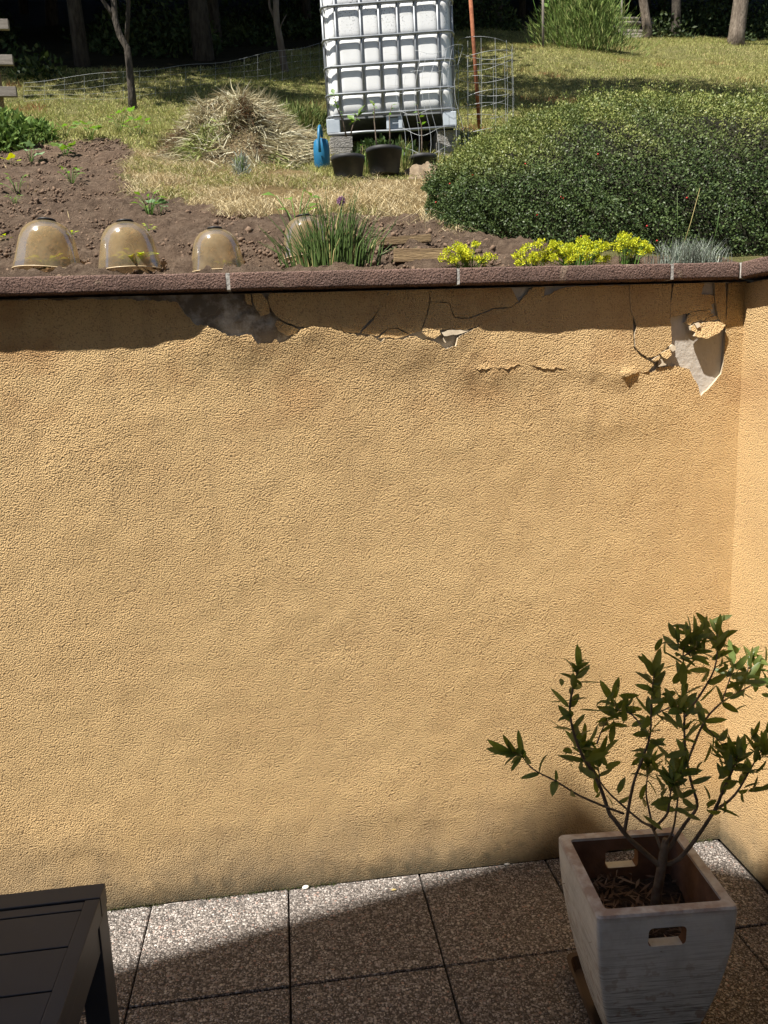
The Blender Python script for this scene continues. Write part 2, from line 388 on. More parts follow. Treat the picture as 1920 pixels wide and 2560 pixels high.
# broken upper edge of the coat
Vb = np.concatenate([V[idx[-1]], V[idx[-1]]+np.array([0, 1, 0])*(np.abs(V[idx[-1]][:, 1:2])+.004)])
Fb = np.stack([np.arange(nc-1), np.arange(1, nc), np.arange(nc+1, 2*nc), np.arange(nc, 2*nc-1)], -1)
fast('broken_edge', Vb, Fb, M['chip_edge'], wall)
def chip(P, lift=.0, tilt=(0, 0), th=.012, name='render_chip', mat=None, px=True, jit=.0016, grow=.0006):
    """a piece of render, cracked loose: outline on the wall, its lift off the wall and its tilt"""
    if px: P = PX(P)
    Q = []
    for i in range(len(P)):
        a = np.array(P[i]); b = np.array(P[(i+1) % len(P)]); n = max(1, int(np.hypot(*(b-a))/.009))
        for j in range(n):
            p = a+(b-a)*j/n
            Q.append(p+(rng.uniform(-1, 1, 2)*jit if j else 0))
    Q = np.array(Q); c = Q.mean(0); r_ = Q-c; Q = Q+r_/np.maximum(np.linalg.norm(r_, axis=1), 1e-6)[:, None]*grow
    def yy(q): return lift+tilt[0]*(q[0]-c[0])+tilt[1]*(q[1]-c[1])
    bm = bmesh.new(); fr = []; bk = []
    for q in Q:
        q = (min(q[0], XC-.002), min(q[1], TOPZ-.003))
        y = max(yy(q), -.002)
        fr.append(bm.verts.new((q[0], -(th+y), q[1]))); bk.append(bm.verts.new((q[0], -y+.001, q[1])))
    n = len(fr); f0 = bm.faces.new(fr); sides = []
    for i in range(n):
        sides.append(bm.faces.new((fr[(i+1) % n], fr[i], bk[i], bk[(i+1) % n])))
    bm.faces.new(bk[::-1]); bm.normal_update()
    me = bpy.data.meshes.new(name); me.materials.append(mat or M['stucco']); me.materials.append(M['chip_edge'])
    for f in sides: f.material_index = 1
    bmesh.ops.recalc_face_normals(bm, faces=bm.faces); bm.to_mesh(me); bm.free()
    return link(name, me, None, wall)
def c7(*L): return [(300+.42195*x, 680+.42195*y) for x, y in L]
def c8(*L): return [(900+.6148*x, 640+.6148*y) for x, y in L]
def c6(*L): return [(1580+.2079*x, 640+.2079*y) for x, y in L]
chip(c7((738, 128), (772, 126), (782, 195), (752, 190), (742, 165)), .002)
chip(c7((782, 126), (835, 128), (862, 158), (884, 205), (888, 242), (836, 260), (804, 215), (788, 160)), .004, (0, .02))
chip(c7((888, 110), (1200, 105), (1600, 105), (1552, 190), (1500, 265), (1444, 322), (1418, 360), (1340, 358), (1236, 326), (1064, 326), (1000, 303), (928, 262), (892, 208), (880, 165)), .003, (0, -.01))
chip(c7((930, 283), (1002, 318), (1060, 338), (1035, 368), (985, 376), (937, 346), (920, 312)), .002, (0, .03))
chip(c8((60, 250), (95, 185), (140, 118), (283, 112), (281, 185), (266, 250), (246, 306), (205, 316), (150, 290), (110, 296), (72, 326), (8, 312)), .004, (.01, -.01))
chip(c8((74, 334), (112, 300), (150, 296), (200, 320), (150, 336), (120, 330)), .006, (0, -.05), .009)
chip(c8((285, 112), (430, 104), (590, 103), (612, 128), (642, 186), (612, 208), (540, 212), (440, 252), (384, 248), (364, 190), (285, 184)), .004, (0, -.015))
chip(c8((285, 188), (362, 193), (381, 252), (440, 256), (544, 216), (608, 212), (588, 228), (510, 264), (466, 290), (432, 300), (334, 296), (322, 302), (252, 306), (270, 250)), .007, (0, -.04))
chip(c8((250, 312), (320, 300), (326, 320), (300, 336), (272, 328)), .012, (0, -.15), .01)
chip(c8((330, 312), (370, 300), (440, 304), (400, 318), (340, 326)), .014, (0, -.2), .008, mat=M['chip_edge'])
chip(c8((328, 338), (362, 326), (372, 344), (346, 352)), .006, (.1, -.1), .008, mat=M['chip_edge'])
chip(c8((648, 190), (704, 124), (750, 114), (748, 162), (700, 172)), .002, (0, .02))
chip(c8((616, 120), (650, 118), (676, 122), (662, 160), (640, 168), (622, 140)), .001, (0.05, 0), .006, mat=M['core'])
chip([(1574, 700), (1630, 698), (1679, 698), (1676, 740), (1674, 790), (1677, 830), (1677, 858), (1650, 882), (1630, 893), (1618, 894), (1602, 883), (1587, 866), (1586, 838), (1591, 812), (1580, 785), (1575, 750)], .003, (0, -.008))
# right hand block above the grey hole
chip(c6((500, 320), (690, 320), (862, 322), (822, 462), (940, 462), (930, 560), (968, 640), (780, 655), (690, 682), (600, 702), (462, 738), (462, 560)), .004, (0, .0))
chip(c6((946, 470), (988, 480), (1000, 556), (962, 580), (940, 540)), .002, (0, 0), .008)
chip(c6((692, 690), (800, 662), (830, 662), (780, 752), (800, 772), (720, 800), (690, 830), (632, 800)), .004, (-.04, -.03), .012)
chip(c6((836, 660), (945, 655), (940, 690), (990, 700), (900, 745), (860, 776), (800, 765), (790, 740)), .004, (0, -.05), .01)
chip(c6((905, 752), (1000, 716), (1022, 750), (1010, 765), (930, 780), (870, 782)), .005, (.03, -.05), .01)
chip(c6((672, 850), (780, 812), (900, 796), (1010, 790), (1092, 832), (1060, 872), (980, 938), (860, 992), (770, 985), (700, 965), (720, 920), (672, 895)), .022, (-.02, -.30), .012)
chip(c6((712, 818), (760, 806), (775, 850), (735, 872)), .030, (.1, -.2), .008, mat=M['chip_edge'])
chip(c6((992, 318), (1010, 318), (1120, 318), (1130, 560), (1128, 870), (1104, 842), (1040, 742), (1018, 640), (1006, 560), (996, 470)), .0, (0, 0), .0125)
chip(c6((330, 1170), (400, 1135), (446, 1120), (452, 1190), (400, 1235), (350, 1215)), .008, (.1, -.2), .014)
chip(c6((440, 1090), (462, 1066), (496, 1090), (492, 1130), (462, 1150), (444, 1130)), .012, (.2, -.1), .016, mat=M['chip_edge'])
chip(c6((318, 1250), (380, 1238), (402, 1310), (345, 1322), (312, 1330)), .006, (0, -.15), .01, mat=M['chip_edge'])
chip(c6((232, 1250), (318, 1200), (325, 1225), (262, 1272)), .010, (0, -.1), .012)
chip(c8((1010, 440), (1080, 398), (1170, 424), (1196, 440), (1168, 470), (1080, 482), (1055, 476)), .003, (0, -.025), .012)

chip(c7((722, 488), (768, 468), (832, 462), (876, 490), (902, 520), (842, 488), (792, 484)), .003, (0, -.30), .010)
chip(c8((400, 430), (440, 424), (500, 430), (560, 440), (610, 446), (646, 440), (620, 452), (585, 458), (545, 452), (505, 462), (470, 458), (440, 444)), .008, (0, -.20), .0135, jit=.004)
chip(c8((690, 446), (740, 438), (790, 448), (850, 444), (830, 456), (770, 459), (725, 452)), .006, (0, -.14), .0125, jit=.004)
chip(c8((180, 418), (300, 376), (345, 384), (400, 420), (330, 398), (250, 412)), .006, (0, -.12), .0135, jit=.003)
for L_ in (((560, 275), (600, 265), (655, 332), (640, 346), (596, 330)), ((660, 170), (720, 150), (742, 200), (700, 214)), ((690, 290), (740, 240), (800, 262), (790, 330), (730, 350)), ((800, 330), (850, 300), (900, 310), (905, 372), (850, 400)), ((430, 180), (520, 160), (600, 190), (560, 250), (480, 262))):
    chip(c7(*L_), 0, (rng.uniform(-.02, .02), rng.uniform(-.03, .01)), rng.uniform(.0025, .005), mat=M['core'])
# return wall
ret = empty('return_wall', (XC+.1, -1.6, 0), 'sunlit ochre roughcast wall turning toward the viewer at the right edge', 'wall')
MB().box((XC+.16, -1.78, 1.085), (.25, 3.56, 2.17)).build('masonry', M['core'], ret)
ys = np.linspace(0-.0005, -3.5, 260); zs = np.linspace(0, TOPZ-.008, 170); Yg, Zg = np.meshgrid(ys, zs)
Xg = XC + .0005 + .0014*fbm(Yg*2.3, Zg*2.3, 77, 3)
idx = np.arange(Yg.size).reshape(Yg.shape); F = np.stack([idx[:-1, :-1], idx[:-1, 1:], idx[1:, 1:], idx[1:, :-1]], -1).reshape(-1, 4)
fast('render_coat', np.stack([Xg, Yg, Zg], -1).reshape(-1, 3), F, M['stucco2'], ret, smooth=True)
# coping stones
CZ0, CZ1, CF, CB = 2.1765, 2.2295, -.066, .215
jx = [float(atY(px, 690, CF)[0]) for px in (-760, 569, 1146, 1681)]
def coping_piece(P, parent, seed):
    """plan outline extruded, edges worn round and uneven"""
    bm = bmesh.new(); b = [bm.verts.new((x, y, CZ0)) for x, y in P]; f = bm.faces.new(b)
    g = bmesh.ops.extrude_face_region(bm, geom=[f])
    for v in g['geom']:
        if isinstance(v, bmesh.types.BMVert): v.co.z = CZ1
    bmesh.ops.recalc_face_normals(bm, faces=bm.faces)
    bmesh.ops.bevel(bm, geom=list(bm.edges), offset=.006, segments=3, affect='EDGES', profile=.5)
    long = [e for e in bm.edges if e.calc_length() > .2]
    for _ in range(4):
        long = [e for e in bm.edges if e.calc_length() > .045]
        if not long: break
        bmesh.ops.subdivide_edges(bm, edges=long, cuts=2, use_grid_fill=True)
    for v in bm.verts:
        v.co.z += float(.0012*fbm(v.co.x*28, v.co.y*28, seed, 2)); v.co.y += float(.0018*fbm(v.co.x*22, v.co.z*40, seed+5, 2))
    me = bpy.data.meshes.new('coping_stone'); bm.to_mesh(me); bm.free()
    for p_ in me.polygons: p_.use_smooth = True
    link('coping_stone', me, M['coping'], parent)
g = .004
jy = XC-.055
for i in range(4):
    x0 = jx[i]+(g if i else -.4); x1 = (jx[i+1]-g) if i < 3 else None
    if i < 3: coping_piece([(x0, CF), (x1, CF), (x1, CB), (x0, CB)], wall, 200+i)
    else: coping_piece([(x0, CF), (jy-g, CF), (jy+.26-g, CB), (x0, CB)], wall, 200+i)
for i in (1, 2, 3): MB().box((jx[i], (CF+CB)/2+.0015, (CZ0+CZ1)/2-.001), (.0095+.003*(i == 1), CB-CF, CZ1-CZ0-.002)).build('mortar_joint', M['mortar'], wall)
R45 = Matrix.Rotation(math.atan2(.281, .26)-math.pi/2+math.pi/2, 3, 'Z')
MB().box((jy+.13, (CF+CB)/2, (CZ0+CZ1)/2-.001), (.37, .010, CZ1-CZ0-.002), R45).build('mortar_joint', M['mortar'], wall)
coping_piece([(jy+g, CF), (jy+g, -1.4), (jy+.28, -1.4), (jy+.28, CB-.01)], ret, 221)
coping_piece([(jy+g, -1.41), (jy+g, -3.5), (jy+.28, -3.5), (jy+.28, -1.41)], ret, 222)

# ================================================================ THE PATIO
patio = tag(MB().box((-.2, -2.6, -.06), (9.0, 5.2, .08)).build('patio', M['joint']), kind='structure')
slab_me = {}
def slab(x0, x1, y0, y1, i):
    key = (round(x1-x0, 3), round(y1-y0, 3))
    if key not in slab_me:
        sx, sy = x1-x0, y1-y0
        slab_me[key] = MB().box((0, 0, -.02), (sx-.007, sy-.007, .04)).mesh('paving_slab')
        bm = bmesh.new(); bm.from_mesh(slab_me[key]); bmesh.ops.bevel(bm, geom=list(bm.edges), offset=.0025, segments=2, affect='EDGES'); bm.to_mesh(slab_me[key]); bm.free()
    o = link('paving_slab', slab_me[key], M['slab'], patio, False)
    o.location = ((x0+x1)/2, (y0+y1)/2, rng.uniform(-.0018, .0018)); o.rotation_euler = (rng.uniform(-.002, .002), rng.uniform(-.002, .002), rng.uniform(-.003, .003))
xsj = [-2.5, -2.0, -1.5, -1.0, -.5, 0.0, .5, 1.0, 1.5, XC-.006]
ysj = [-.012, -.4916, -.9916, -1.4916, -1.9916, -2.4916, -2.99]
for i in range(len(xsj)-1):
    for j in range(len(ysj)-1): slab(xsj[i], xsj[i+1], ysj[j+1], ysj[j], i*10+j)

# ================================================================ THE HOUSE (its gable throws the shade over the patio)
house = empty('house', (-2.75, -7, 0), 'gabled house whose roof shades the paved patio, behind the viewer', 'house')
ax_, hw, Ha, m_ = -2.86, 4.1, 8.62, 1.08; yv = -2.6; yw = -3.25; yb = -12.0
e = Ha-.30; ez = e-m_*hw
wv = [(ax_-hw+.35, yw, 0), (ax_+hw-.35, yw, 0), (ax_+hw-.35, yw, ez+m_*.35), (ax_, yw, e), (ax_-hw+.35, yw, ez+m_*.35)]
wv2 = [(x, yb, z) for x, y, z in wv]
MB().add(wv+wv2, [(0, 1, 2, 3, 4), (9, 8, 7, 6, 5), (0, 5, 6, 1), (1, 6, 7, 2), (4, 9, 5, 0)]).build('wall', M['house'], house)
for s in (-1, 1):
    a = [(ax_, yv, Ha), (ax_+s*(hw+.35), yv, Ha-m_*(hw+.35))]
    vv = [(x, y, z-d) for y in (yv, yb-.3) for d in (0, .2) for (x, _, z) in a]
    MB().add(vv, [(0, 1, 3, 2), (4, 6, 7, 5), (0, 4, 5, 1), (2, 3, 7, 6), (0, 2, 6, 4), (1, 5, 7, 3)]).build('roof', M['rooftile'], house)
M['glass'] = simple('window_glass', (.03, .035, .04), (.04, .045, .05), 3, .08, spec=.5)
M['whitepaint'] = simple('white_paint', (.7, .69, .66), (.78, .77, .74), 12, .5)
dr = MB().box((-.6, yw+.02, 1.05), (1.0, .06, 2.1)).build('door', M['whitepaint'], house); MB().tube([(-.2, yw+.05, 1.0), (-.2, yw+.09, 1.0), (-.3, yw+.09, 1.0)], .009).build('handle', M['glass'], dr)
for wx, wz in ((-3.2, 1.5), (-5.2, 1.5), (-1.8, 4.4), (-4.0, 4.4)):
    wn = MB().box((wx, yw+.01, wz), (1.1, .05, 1.2)).build('window', M['whitepaint'], house); MB().box((wx, yw+.04, wz), (.95, .02, 1.05)).build('pane', M['glass'], wn)

# ================================================================ THE GARDEN GROUND
def gpoly(L): return [tuple(gp(*p)[:2]) for p in L]
SOIL = gpoly([(-500, 684), (-500, 372), (0, 372), (180, 352), (300, 350), (335, 385), (300, 430), (330, 480), (420, 508), (560, 535), (700, 545), (860, 540), (1060, 552), (1090, 570)])
SOIL += [(1.12, 1.1), (1.35, .45), (3.9, .40), (3.9, .1), (-3, .1)]
DRY = gpoly([(330, 380), (300, 430), (330, 480), (420, 508), (560, 535), (700, 545), (860, 540), (1060, 556), (1140, 600), (1200, 480), (1140, 440), (1010, 448), (930, 446), (840, 452), (760, 425), (600, 420), (480, 400)])
DRYB = gpoly([(330, 375), (285, 430), (290, 490), (380, 525), (480, 528), (560, 550), (700, 552), (860, 556), (1080, 580), (1150, 610), (1210, 480), (1150, 436), (1010, 448), (930, 446), (840, 452), (760, 425), (600, 420), (480, 400)])
def band(a, b, n, pw=1.0): return a+(b-a)*np.linspace(0, 1, n)**pw
gx = np.concatenate([-1.35-band(0, 45, 60, 2.2)[:0:-1], np.linspace(-1.35, 1.45, 260), 1.45+band(0, 45, 70, 2.2)[1:]])
gy = np.concatenate([np.linspace(.215, 2.1, 190), 2.1+band(0, 60, 150, 2.2)[1:]])
GX, GY = np.meshgrid(gx, gy)
soilm = inpoly(GX + .05*fbm(GX*5, GY*5, 91, 3), GY + .05*fbm(GX*5+40, GY*5, 92, 3), SOIL)
GZ = ground(GX, GY)
clod = np.clip(fbm(GX*9, GY*9, 101, 4), -1, 1)*.022 + np.abs(fbm(GX*32, GY*32, 105, 2))*.016 + .012*fbm(GX*2.6, GY*3.5, 107, 2)
furrow = -.03*np.exp(-((GY-.62-.05*np.sin(GX*3))/.05)**2)*np.clip(fbm(GX*2, GY*0, 110, 2)+.7, 0, 1)
fade = np.clip((GY-.215)/.10, .12, 1)
GZ = GZ + np.where(soilm, (clod+furrow)*fade, clod*.3*fade)
idx = np.arange(GX.size).reshape(GX.shape); F = np.stack([idx[:-1, :-1], idx[:-1, 1:], idx[1:, 1:], idx[1:, :-1]], -1).reshape(-1, 4)
sc_ = soilm.ravel()[:, None].astype(float)
dm = inpoly(GX+.10*fbm(GX*3, GY*3, 157, 3), GY+.10*fbm(GX*3+20, GY*3, 158, 3), DRY).ravel()[:, None].astype(float)
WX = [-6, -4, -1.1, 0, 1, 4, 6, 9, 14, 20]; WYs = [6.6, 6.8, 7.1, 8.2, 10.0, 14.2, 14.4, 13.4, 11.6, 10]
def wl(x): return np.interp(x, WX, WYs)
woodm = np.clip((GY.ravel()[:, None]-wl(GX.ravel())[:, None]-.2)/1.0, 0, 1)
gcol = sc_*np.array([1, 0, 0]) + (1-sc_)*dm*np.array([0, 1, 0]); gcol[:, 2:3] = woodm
def ground_mat():
    m, t, p, o = newmat('garden_earth'); q = N(t); v = q.pos(); a = q.n('Attribute'); a.attribute_name = 'tint'; ch = q.sep(a.outputs['Color'])
    soil = q.ramp(q.noise(v, 16, 8, .7).outputs[0], [(.3, (.072, .048, .034)), (.5, (.145, .102, .072)), (.72, (.255, .188, .135))])
    soil = q.mix(q.ramp(q.noise(v, 2.2, 3).outputs[0], [(.45, 0.), (.65, .35)]), soil, (.21, .14, .095))
    turf = q.ramp(q.noise(v, 5, 7, .7).outputs[0], [(.3, (.10, .105, .035)), (.55, (.17, .16, .065)), (.75, (.27, .22, .11))])
    dry = q.ramp(q.noise(v, 20, 6, .7).outputs[0], [(.3, (.13, .09, .045)), (.7, (.33, .24, .11))])
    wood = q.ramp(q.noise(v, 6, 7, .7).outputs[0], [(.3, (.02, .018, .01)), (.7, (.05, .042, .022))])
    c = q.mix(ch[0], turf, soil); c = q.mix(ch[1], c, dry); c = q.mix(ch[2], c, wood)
    q.l(c, p.inputs['Base Color']); p.inputs['Roughness'].default_value = .97; p.inputs['Specular IOR Level'].default_value = .1
    q.l(q.bump(q.noise(v, 60, 8, .75).outputs[0], .04, 1), p.inputs['Normal']); return m
M['ground'] = ground_mat()
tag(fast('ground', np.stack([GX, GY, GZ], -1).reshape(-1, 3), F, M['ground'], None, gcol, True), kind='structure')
# plateau behind the return wall and the low ground round the patio
MBp = MB(); MBp.add([(XC+.26, -3.5, 2.16), (60, -3.5, 2.16), (60, .23, 2.20), (XC+.26, .23, 2.20)], [(0, 1, 2, 3)])
tag(MBp.build('terrace', M['joint']), kind='structure')
tag(MB().add([(-60, -60, -.11), (60, -60, -.11), (60, -.0, -.11), (-60, -.0, -.11)], [(0, 1, 2, 3)]).build('lower_ground', M['joint']), kind='structure')
# soil clods and dry bits
def ico(sub=1):
    bm = bmesh.new(); bmesh.ops.create_icosphere(bm, subdivisions=sub, radius=1); V = np.array([v.co[:] for v in bm.verts]); F = np.array([[v.index for v in f.verts] for f in bm.faces]); bm.free(); return V, F
IV, IF = ico(1); IV2, IF2 = ico(2)
def scatter(poly, n, margin=0):
    P = np.array(poly); lo = P.min(0); hi = P.max(0); out = []
    x = rng.uniform(max(lo[0], -2.8), min(hi[0], 3.0), n); y = rng.uniform(max(lo[1], .24), hi[1], n)
    m = inpoly(x, y, poly); return x[m], y[m]
cx, cy = scatter(SOIL, 26000); cr = rng.uniform(.002, .009, len(cx))*(1+1.0*(rng.random(len(cx)) < .08))
m_in = (cy > .30) & ~((cx > 1.0)); cx, cy, cr = cx[m_in], cy[m_in], cr[m_in]
cz = ground(cx, cy)+.006+cr*.3
sc3 = cr[:, None, None]*rng.uniform(.6, 1.2, (len(cx), 1, 3))*(IV[None]+rng.normal(0, .16, (len(cx), len(IV), 3)))
VV = (sc3+np.stack([cx, cy, cz], -1)[:, None]).reshape(-1, 3)
FF = (IF[None]+(np.arange(len(cx))*len(IV))[:, None, None]).reshape(-1, 3)
M['soil'] = simple('loose_soil', (.09, .058, .039), (.205, .138, .093), 9, .97, (60, .004), world=True)
tag(fast('soil_clods', VV, FF, M['soil']), 'crumbly brown clods strewn over the vegetable bed', 'soil', kind='stuff')
M['tint'] = tintmat('plant_tint'); M['tint_dry'] = tintmat('straw_tint', .85, .15, .15)
def blades(x, y, z, h, wd, lean, colr, droop=.35):
    """bent grass blades of two segments"""
    n = len(x); P = np.stack([x, y, z], -1); az = rng.uniform(0, 2*np.pi, n)
    ld = np.stack([np.cos(az), np.sin(az), np.zeros(n)], -1); fa = rng.uniform(0, 2*np.pi, n); sd = np.stack([np.cos(fa), np.sin(fa), np.zeros(n)], -1)
    up = np.array([0, 0, 1.0]); le = lean*rng.uniform(.2, 1.3, n)
    mid = P+up*(h*.55)[:, None]+ld*(h*.45*le)[:, None]; tip = P+up*(h*(1-droop*le))[:, None]+ld*(h*1.25*le)[:, None]
    b = sd*(wd*.5)[:, None]
    V = np.stack([P-b, P+b, mid+b*.8, mid-b*.8, tip], 1).reshape(-1, 3); o = np.arange(n)[:, None]*5
    F = np.concatenate([o+np.array([0, 1, 2]), o+np.array([0, 2, 3]), o+np.array([3, 2, 4])]); return V, F, np.repeat(colr, 5, 0)
def pick(n, cols, p, var=.25):
    c = np.array(cols)[rng.choice(len(cols), n, p=p)]; return c*rng.uniform(1-var, 1+var, (n, 1))
GREENS = [(.25, .255, .075), (.32, .30, .115), (.43, .37, .18), (.16, .20, .05), (.38, .26, .15)]
# meadow
HCX = 3.22
n = 520000; y = 1.9+ (rng.random(n)**1.15)*13; hwid = (y+2.69)*.56+.4; x = CAM[0]+(y+2.69)*.126+rng.uniform(-1, 1, n)*hwid
m_ = ~inpoly(x, y, SOIL) & ~inpoly(x, y, DRY) & ~(((x-HCX)/2.3)**2+((y-1.42)/.95)**2 < 1) & (y < wl(x)+1.2)
x, y = x[m_], y[m_]; n = len(x)
pat = fbm(x*.7, y*.7, 131, 3); pat2 = fbm(x*2.3, y*2.3, 137, 3)
c = pick(n, GREENS, [.30, .30, .18, .17, .05])
dryf = np.clip(.25+pat*.5+pat2*.3, 0, 1)[:, None]; c = c*(1-dryf*.6)+dryf*.6*np.array([.41, .35, .17])
rust = (pat2 > .95)[:, None]; c = np.where(rust & (rng.random((n, 1)) < .5), np.array([.26, .12, .06]), c)
h = rng.uniform(.02, .06, n)*(1+.5*np.clip(pat2, -1, 1)); c = c*np.array([1.12, 1.18, 1.1]); V, F, CC = blades(x, y, ground(x, y)-.004, h, rng.uniform(.0035, .008, n), 1.0, c)
tag(fast('meadow_grass', V, F, M['tint'], None, CC), 'short sun bleached grass covering the slope behind the bed', 'grass', kind='stuff')
# straw strip in front of the tank
x, y = scatter(DRYB, 150000)
wx = x+.10*fbm(x*3, y*3, 157, 3); wy = y+.10*fbm(x*3+20, y*3, 158, 3); kp = (inpoly(wx, wy, DRY) | (rng.random(len(x)) < .12)) & (rng.random(len(x)) < .42+.6*fbm(x*4, y*4, 159, 3)); x, y = x[kp], y[kp]; n = len(x); h = rng.uniform(.02, .09, n)*(.75+.5*np.clip(fbm(x*3, y*3, 151, 2)+.5, 0, 1.4))
gr = (fbm(x*2.2, y*2.2, 155, 3)+np.clip((y-2.0)*.6, -.3, .7)+(-x)*.25 > .25)[:, None] & (rng.random((n, 1)) < .6)
c = pick(n, [(.52, .42, .24), (.62, .53, .34), (.34, .26, .14), (.44, .38, .23)], [.35, .25, .2, .2]); c = np.where(gr, pick(n, GREENS[:2]+[(.13, .16, .05)], [.4, .3, .3]), c)
V, F, CC = blades(x, y, ground(x, y)-.003, h, rng.uniform(.0016, .0040, n), 1.4, c, .65)
tag(fast('dry_grass', V, F, M['tint_dry'], None, CC), 'dry straw coloured grass strip between the bed and the pots', 'grass', kind='stuff')
# straw bits on the bed
x, y = scatter(SOIL, 1500); m_ = (y > .9) & (x < 1.0) & (rng.random(len(x)) < np.clip((y-.5)/1.5, 0, .6)); x, y = x[m_], y[m_]; n = len(x)
P = np.stack([x, y, ground(x, y)+.022], -1); d = rdir(n); d[:, 2] *= .25; d = unit(d); s_ = unit(np.cross(d, [0, 0, 1.0]))
V, F = quads(P, d, s_, rng.uniform(.02, .09, n), rng.uniform(.002, .004, n)); tag(fast('straw_bits', V, F, M['tint_dry'], None, np.repeat(pick(n, [(.5, .4, .22), (.36, .27, .15)], [.6, .4]), 4, 0)), 'dry stalks littering the brown bed', 'straw', kind='stuff')

# ================================================================ HEDGE
HC = np.array([3.22, 1.34]); HA, HB, HH = 2.38, .95, .52
def hedge_pts(n, rad):
    d = rdir(n); d[:, 2] = np.abs(d[:, 2]); mm = 2.6
    k = (np.abs(d)**mm).sum(1)**(1/mm); s = d/k[:, None]
    x = HC[0]+s[:, 0]*HA*rad; y = HC[1]+s[:, 1]*HB*rad
    lump = 1+.13*fbm(x*1.6, y*1.6, 161, 3)+.25*np.exp(-((x-1.55)/.62)**2)
    z = ground(x, y)+(ground(x, 0*y+HC[1])-ground(x, y))*.55*s[:, 2]**.6+s[:, 2]*HH*rad*lump-.02
    nrm = unit(np.stack([np.sign(s[:, 0])*np.abs(s[:, 0])**1.6/HA, np.sign(s[:, 1])*np.abs(s[:, 1])**1.6/HB, s[:, 2]**1.6/HH], -1)*np.array([1, 1, 1]))
    return np.stack([x, y, z], -1), nrm, s
hedge = empty('hedge', (HC[0], HC[1], float(ground(*HC))), 'broad clipped dark green hedge with tiny glossy leaves above the coping', 'hedge')
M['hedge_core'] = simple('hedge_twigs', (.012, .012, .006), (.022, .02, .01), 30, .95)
P, Nn, s_ = hedge_pts(9000, .93)
V2 = IV2[IV2[:, 2] > -.3]; bmh = bmesh.new()
ga, gb = np.meshgrid(np.linspace(0, 2*np.pi, 73)[:-1], np.linspace(0, np.pi/2, 20)); dd = np.stack([np.cos(ga)*np.cos(gb), np.sin(ga)*np.cos(gb), np.sin(gb)], -1).reshape(-1, 3)
kk = (np.abs(dd)**2.6).sum(1)**(1/2.6); ss = dd/kk[:, None]; hxx = HC[0]+ss[:, 0]*HA*.93; hyy = HC[1]+ss[:, 1]*HB*.93; hzz = ground(hxx, hyy)+(ground(hxx, 0*hyy+HC[1])-ground(hxx, hyy))*.55*ss[:, 2]**.6+ss[:, 2]*HH*.9*(1+.13*fbm(hxx*1.6, hyy*1.6, 161, 3)+.25*np.exp(-((hxx-1.55)/.62)**2))-.05
idx = np.arange(20*72).reshape(20, 72); F = np.stack([idx[:-1], np.roll(idx, -1, 1)[:-1], np.roll(idx, -1, 1)[1:], idx[1:]], -1).reshape(-1, 4)
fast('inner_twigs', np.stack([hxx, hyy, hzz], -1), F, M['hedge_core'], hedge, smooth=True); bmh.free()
M['hedge_leaf'] = tintmat('hedge_leaf', .45, .2, .22)
P, Nn, s_ = hedge_pts(430000, 1.0)
vis = (P[:, 0] < 5.3) & ((P[:, 1] < 1.3) | (s_[:, 2] > .25)) ; P, Nn = P[vis], Nn[vis]; n = len(P)
clump = fbm(P[:, 0]*11+P[:, 2]*7, P[:, 1]*11-P[:, 2]*9, 171, 3); clump2 = fbm(P[:, 0]*26+P[:, 2]*22, P[:, 1]*26-P[:, 2]*24, 174, 2)
dep = rng.random(n)**1.5*.05 - clump*.024 - clump2*.014
P = P - Nn*dep[:, None]; shoot = (fbm(P[:, 0]*34, P[:, 1]*34, 177, 1) > .55); P = P + (Nn*.4+np.array([0, 0, .6]))*(np.where(shoot, rng.random(n)**1.5*.075, 0)*(Nn[:, 2] > .35))[:, None]
al = unit(Nn*.7+rdir(n)*1.0); sd = unit(np.cross(al, unit(Nn+rdir(n)*.6)))
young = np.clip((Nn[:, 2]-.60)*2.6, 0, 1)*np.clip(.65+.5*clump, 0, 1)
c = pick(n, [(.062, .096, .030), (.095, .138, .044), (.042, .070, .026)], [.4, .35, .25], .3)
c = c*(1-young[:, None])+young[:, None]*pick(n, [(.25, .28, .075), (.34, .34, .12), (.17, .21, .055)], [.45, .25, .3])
V, F = quads(P, al, sd, rng.uniform(.008, .0165, n), rng.uniform(.005, .0090, n))
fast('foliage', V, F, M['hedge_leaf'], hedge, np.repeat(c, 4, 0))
P, Nn, s_ = hedge_pts(900, 1.0); m_ = (P[:, 1] < 1.2) & (Nn[:, 2] < .8) & (P[:, 0] < 4); P = (P+Nn*.004)[m_][:26]
VV = (P[:, None]+IV[None]*.0045).reshape(-1, 3); FF = (IF[None]+(np.arange(len(P))*len(IV))[:, None, None]).reshape(-1, 3)
M['berry'] = simple('red_berry', (.45, .02, .02), (.55, .04, .03), 10, .3)
tag(fast('berries', VV, FF, M['berry'], hedge, smooth=True), kind='stuff')

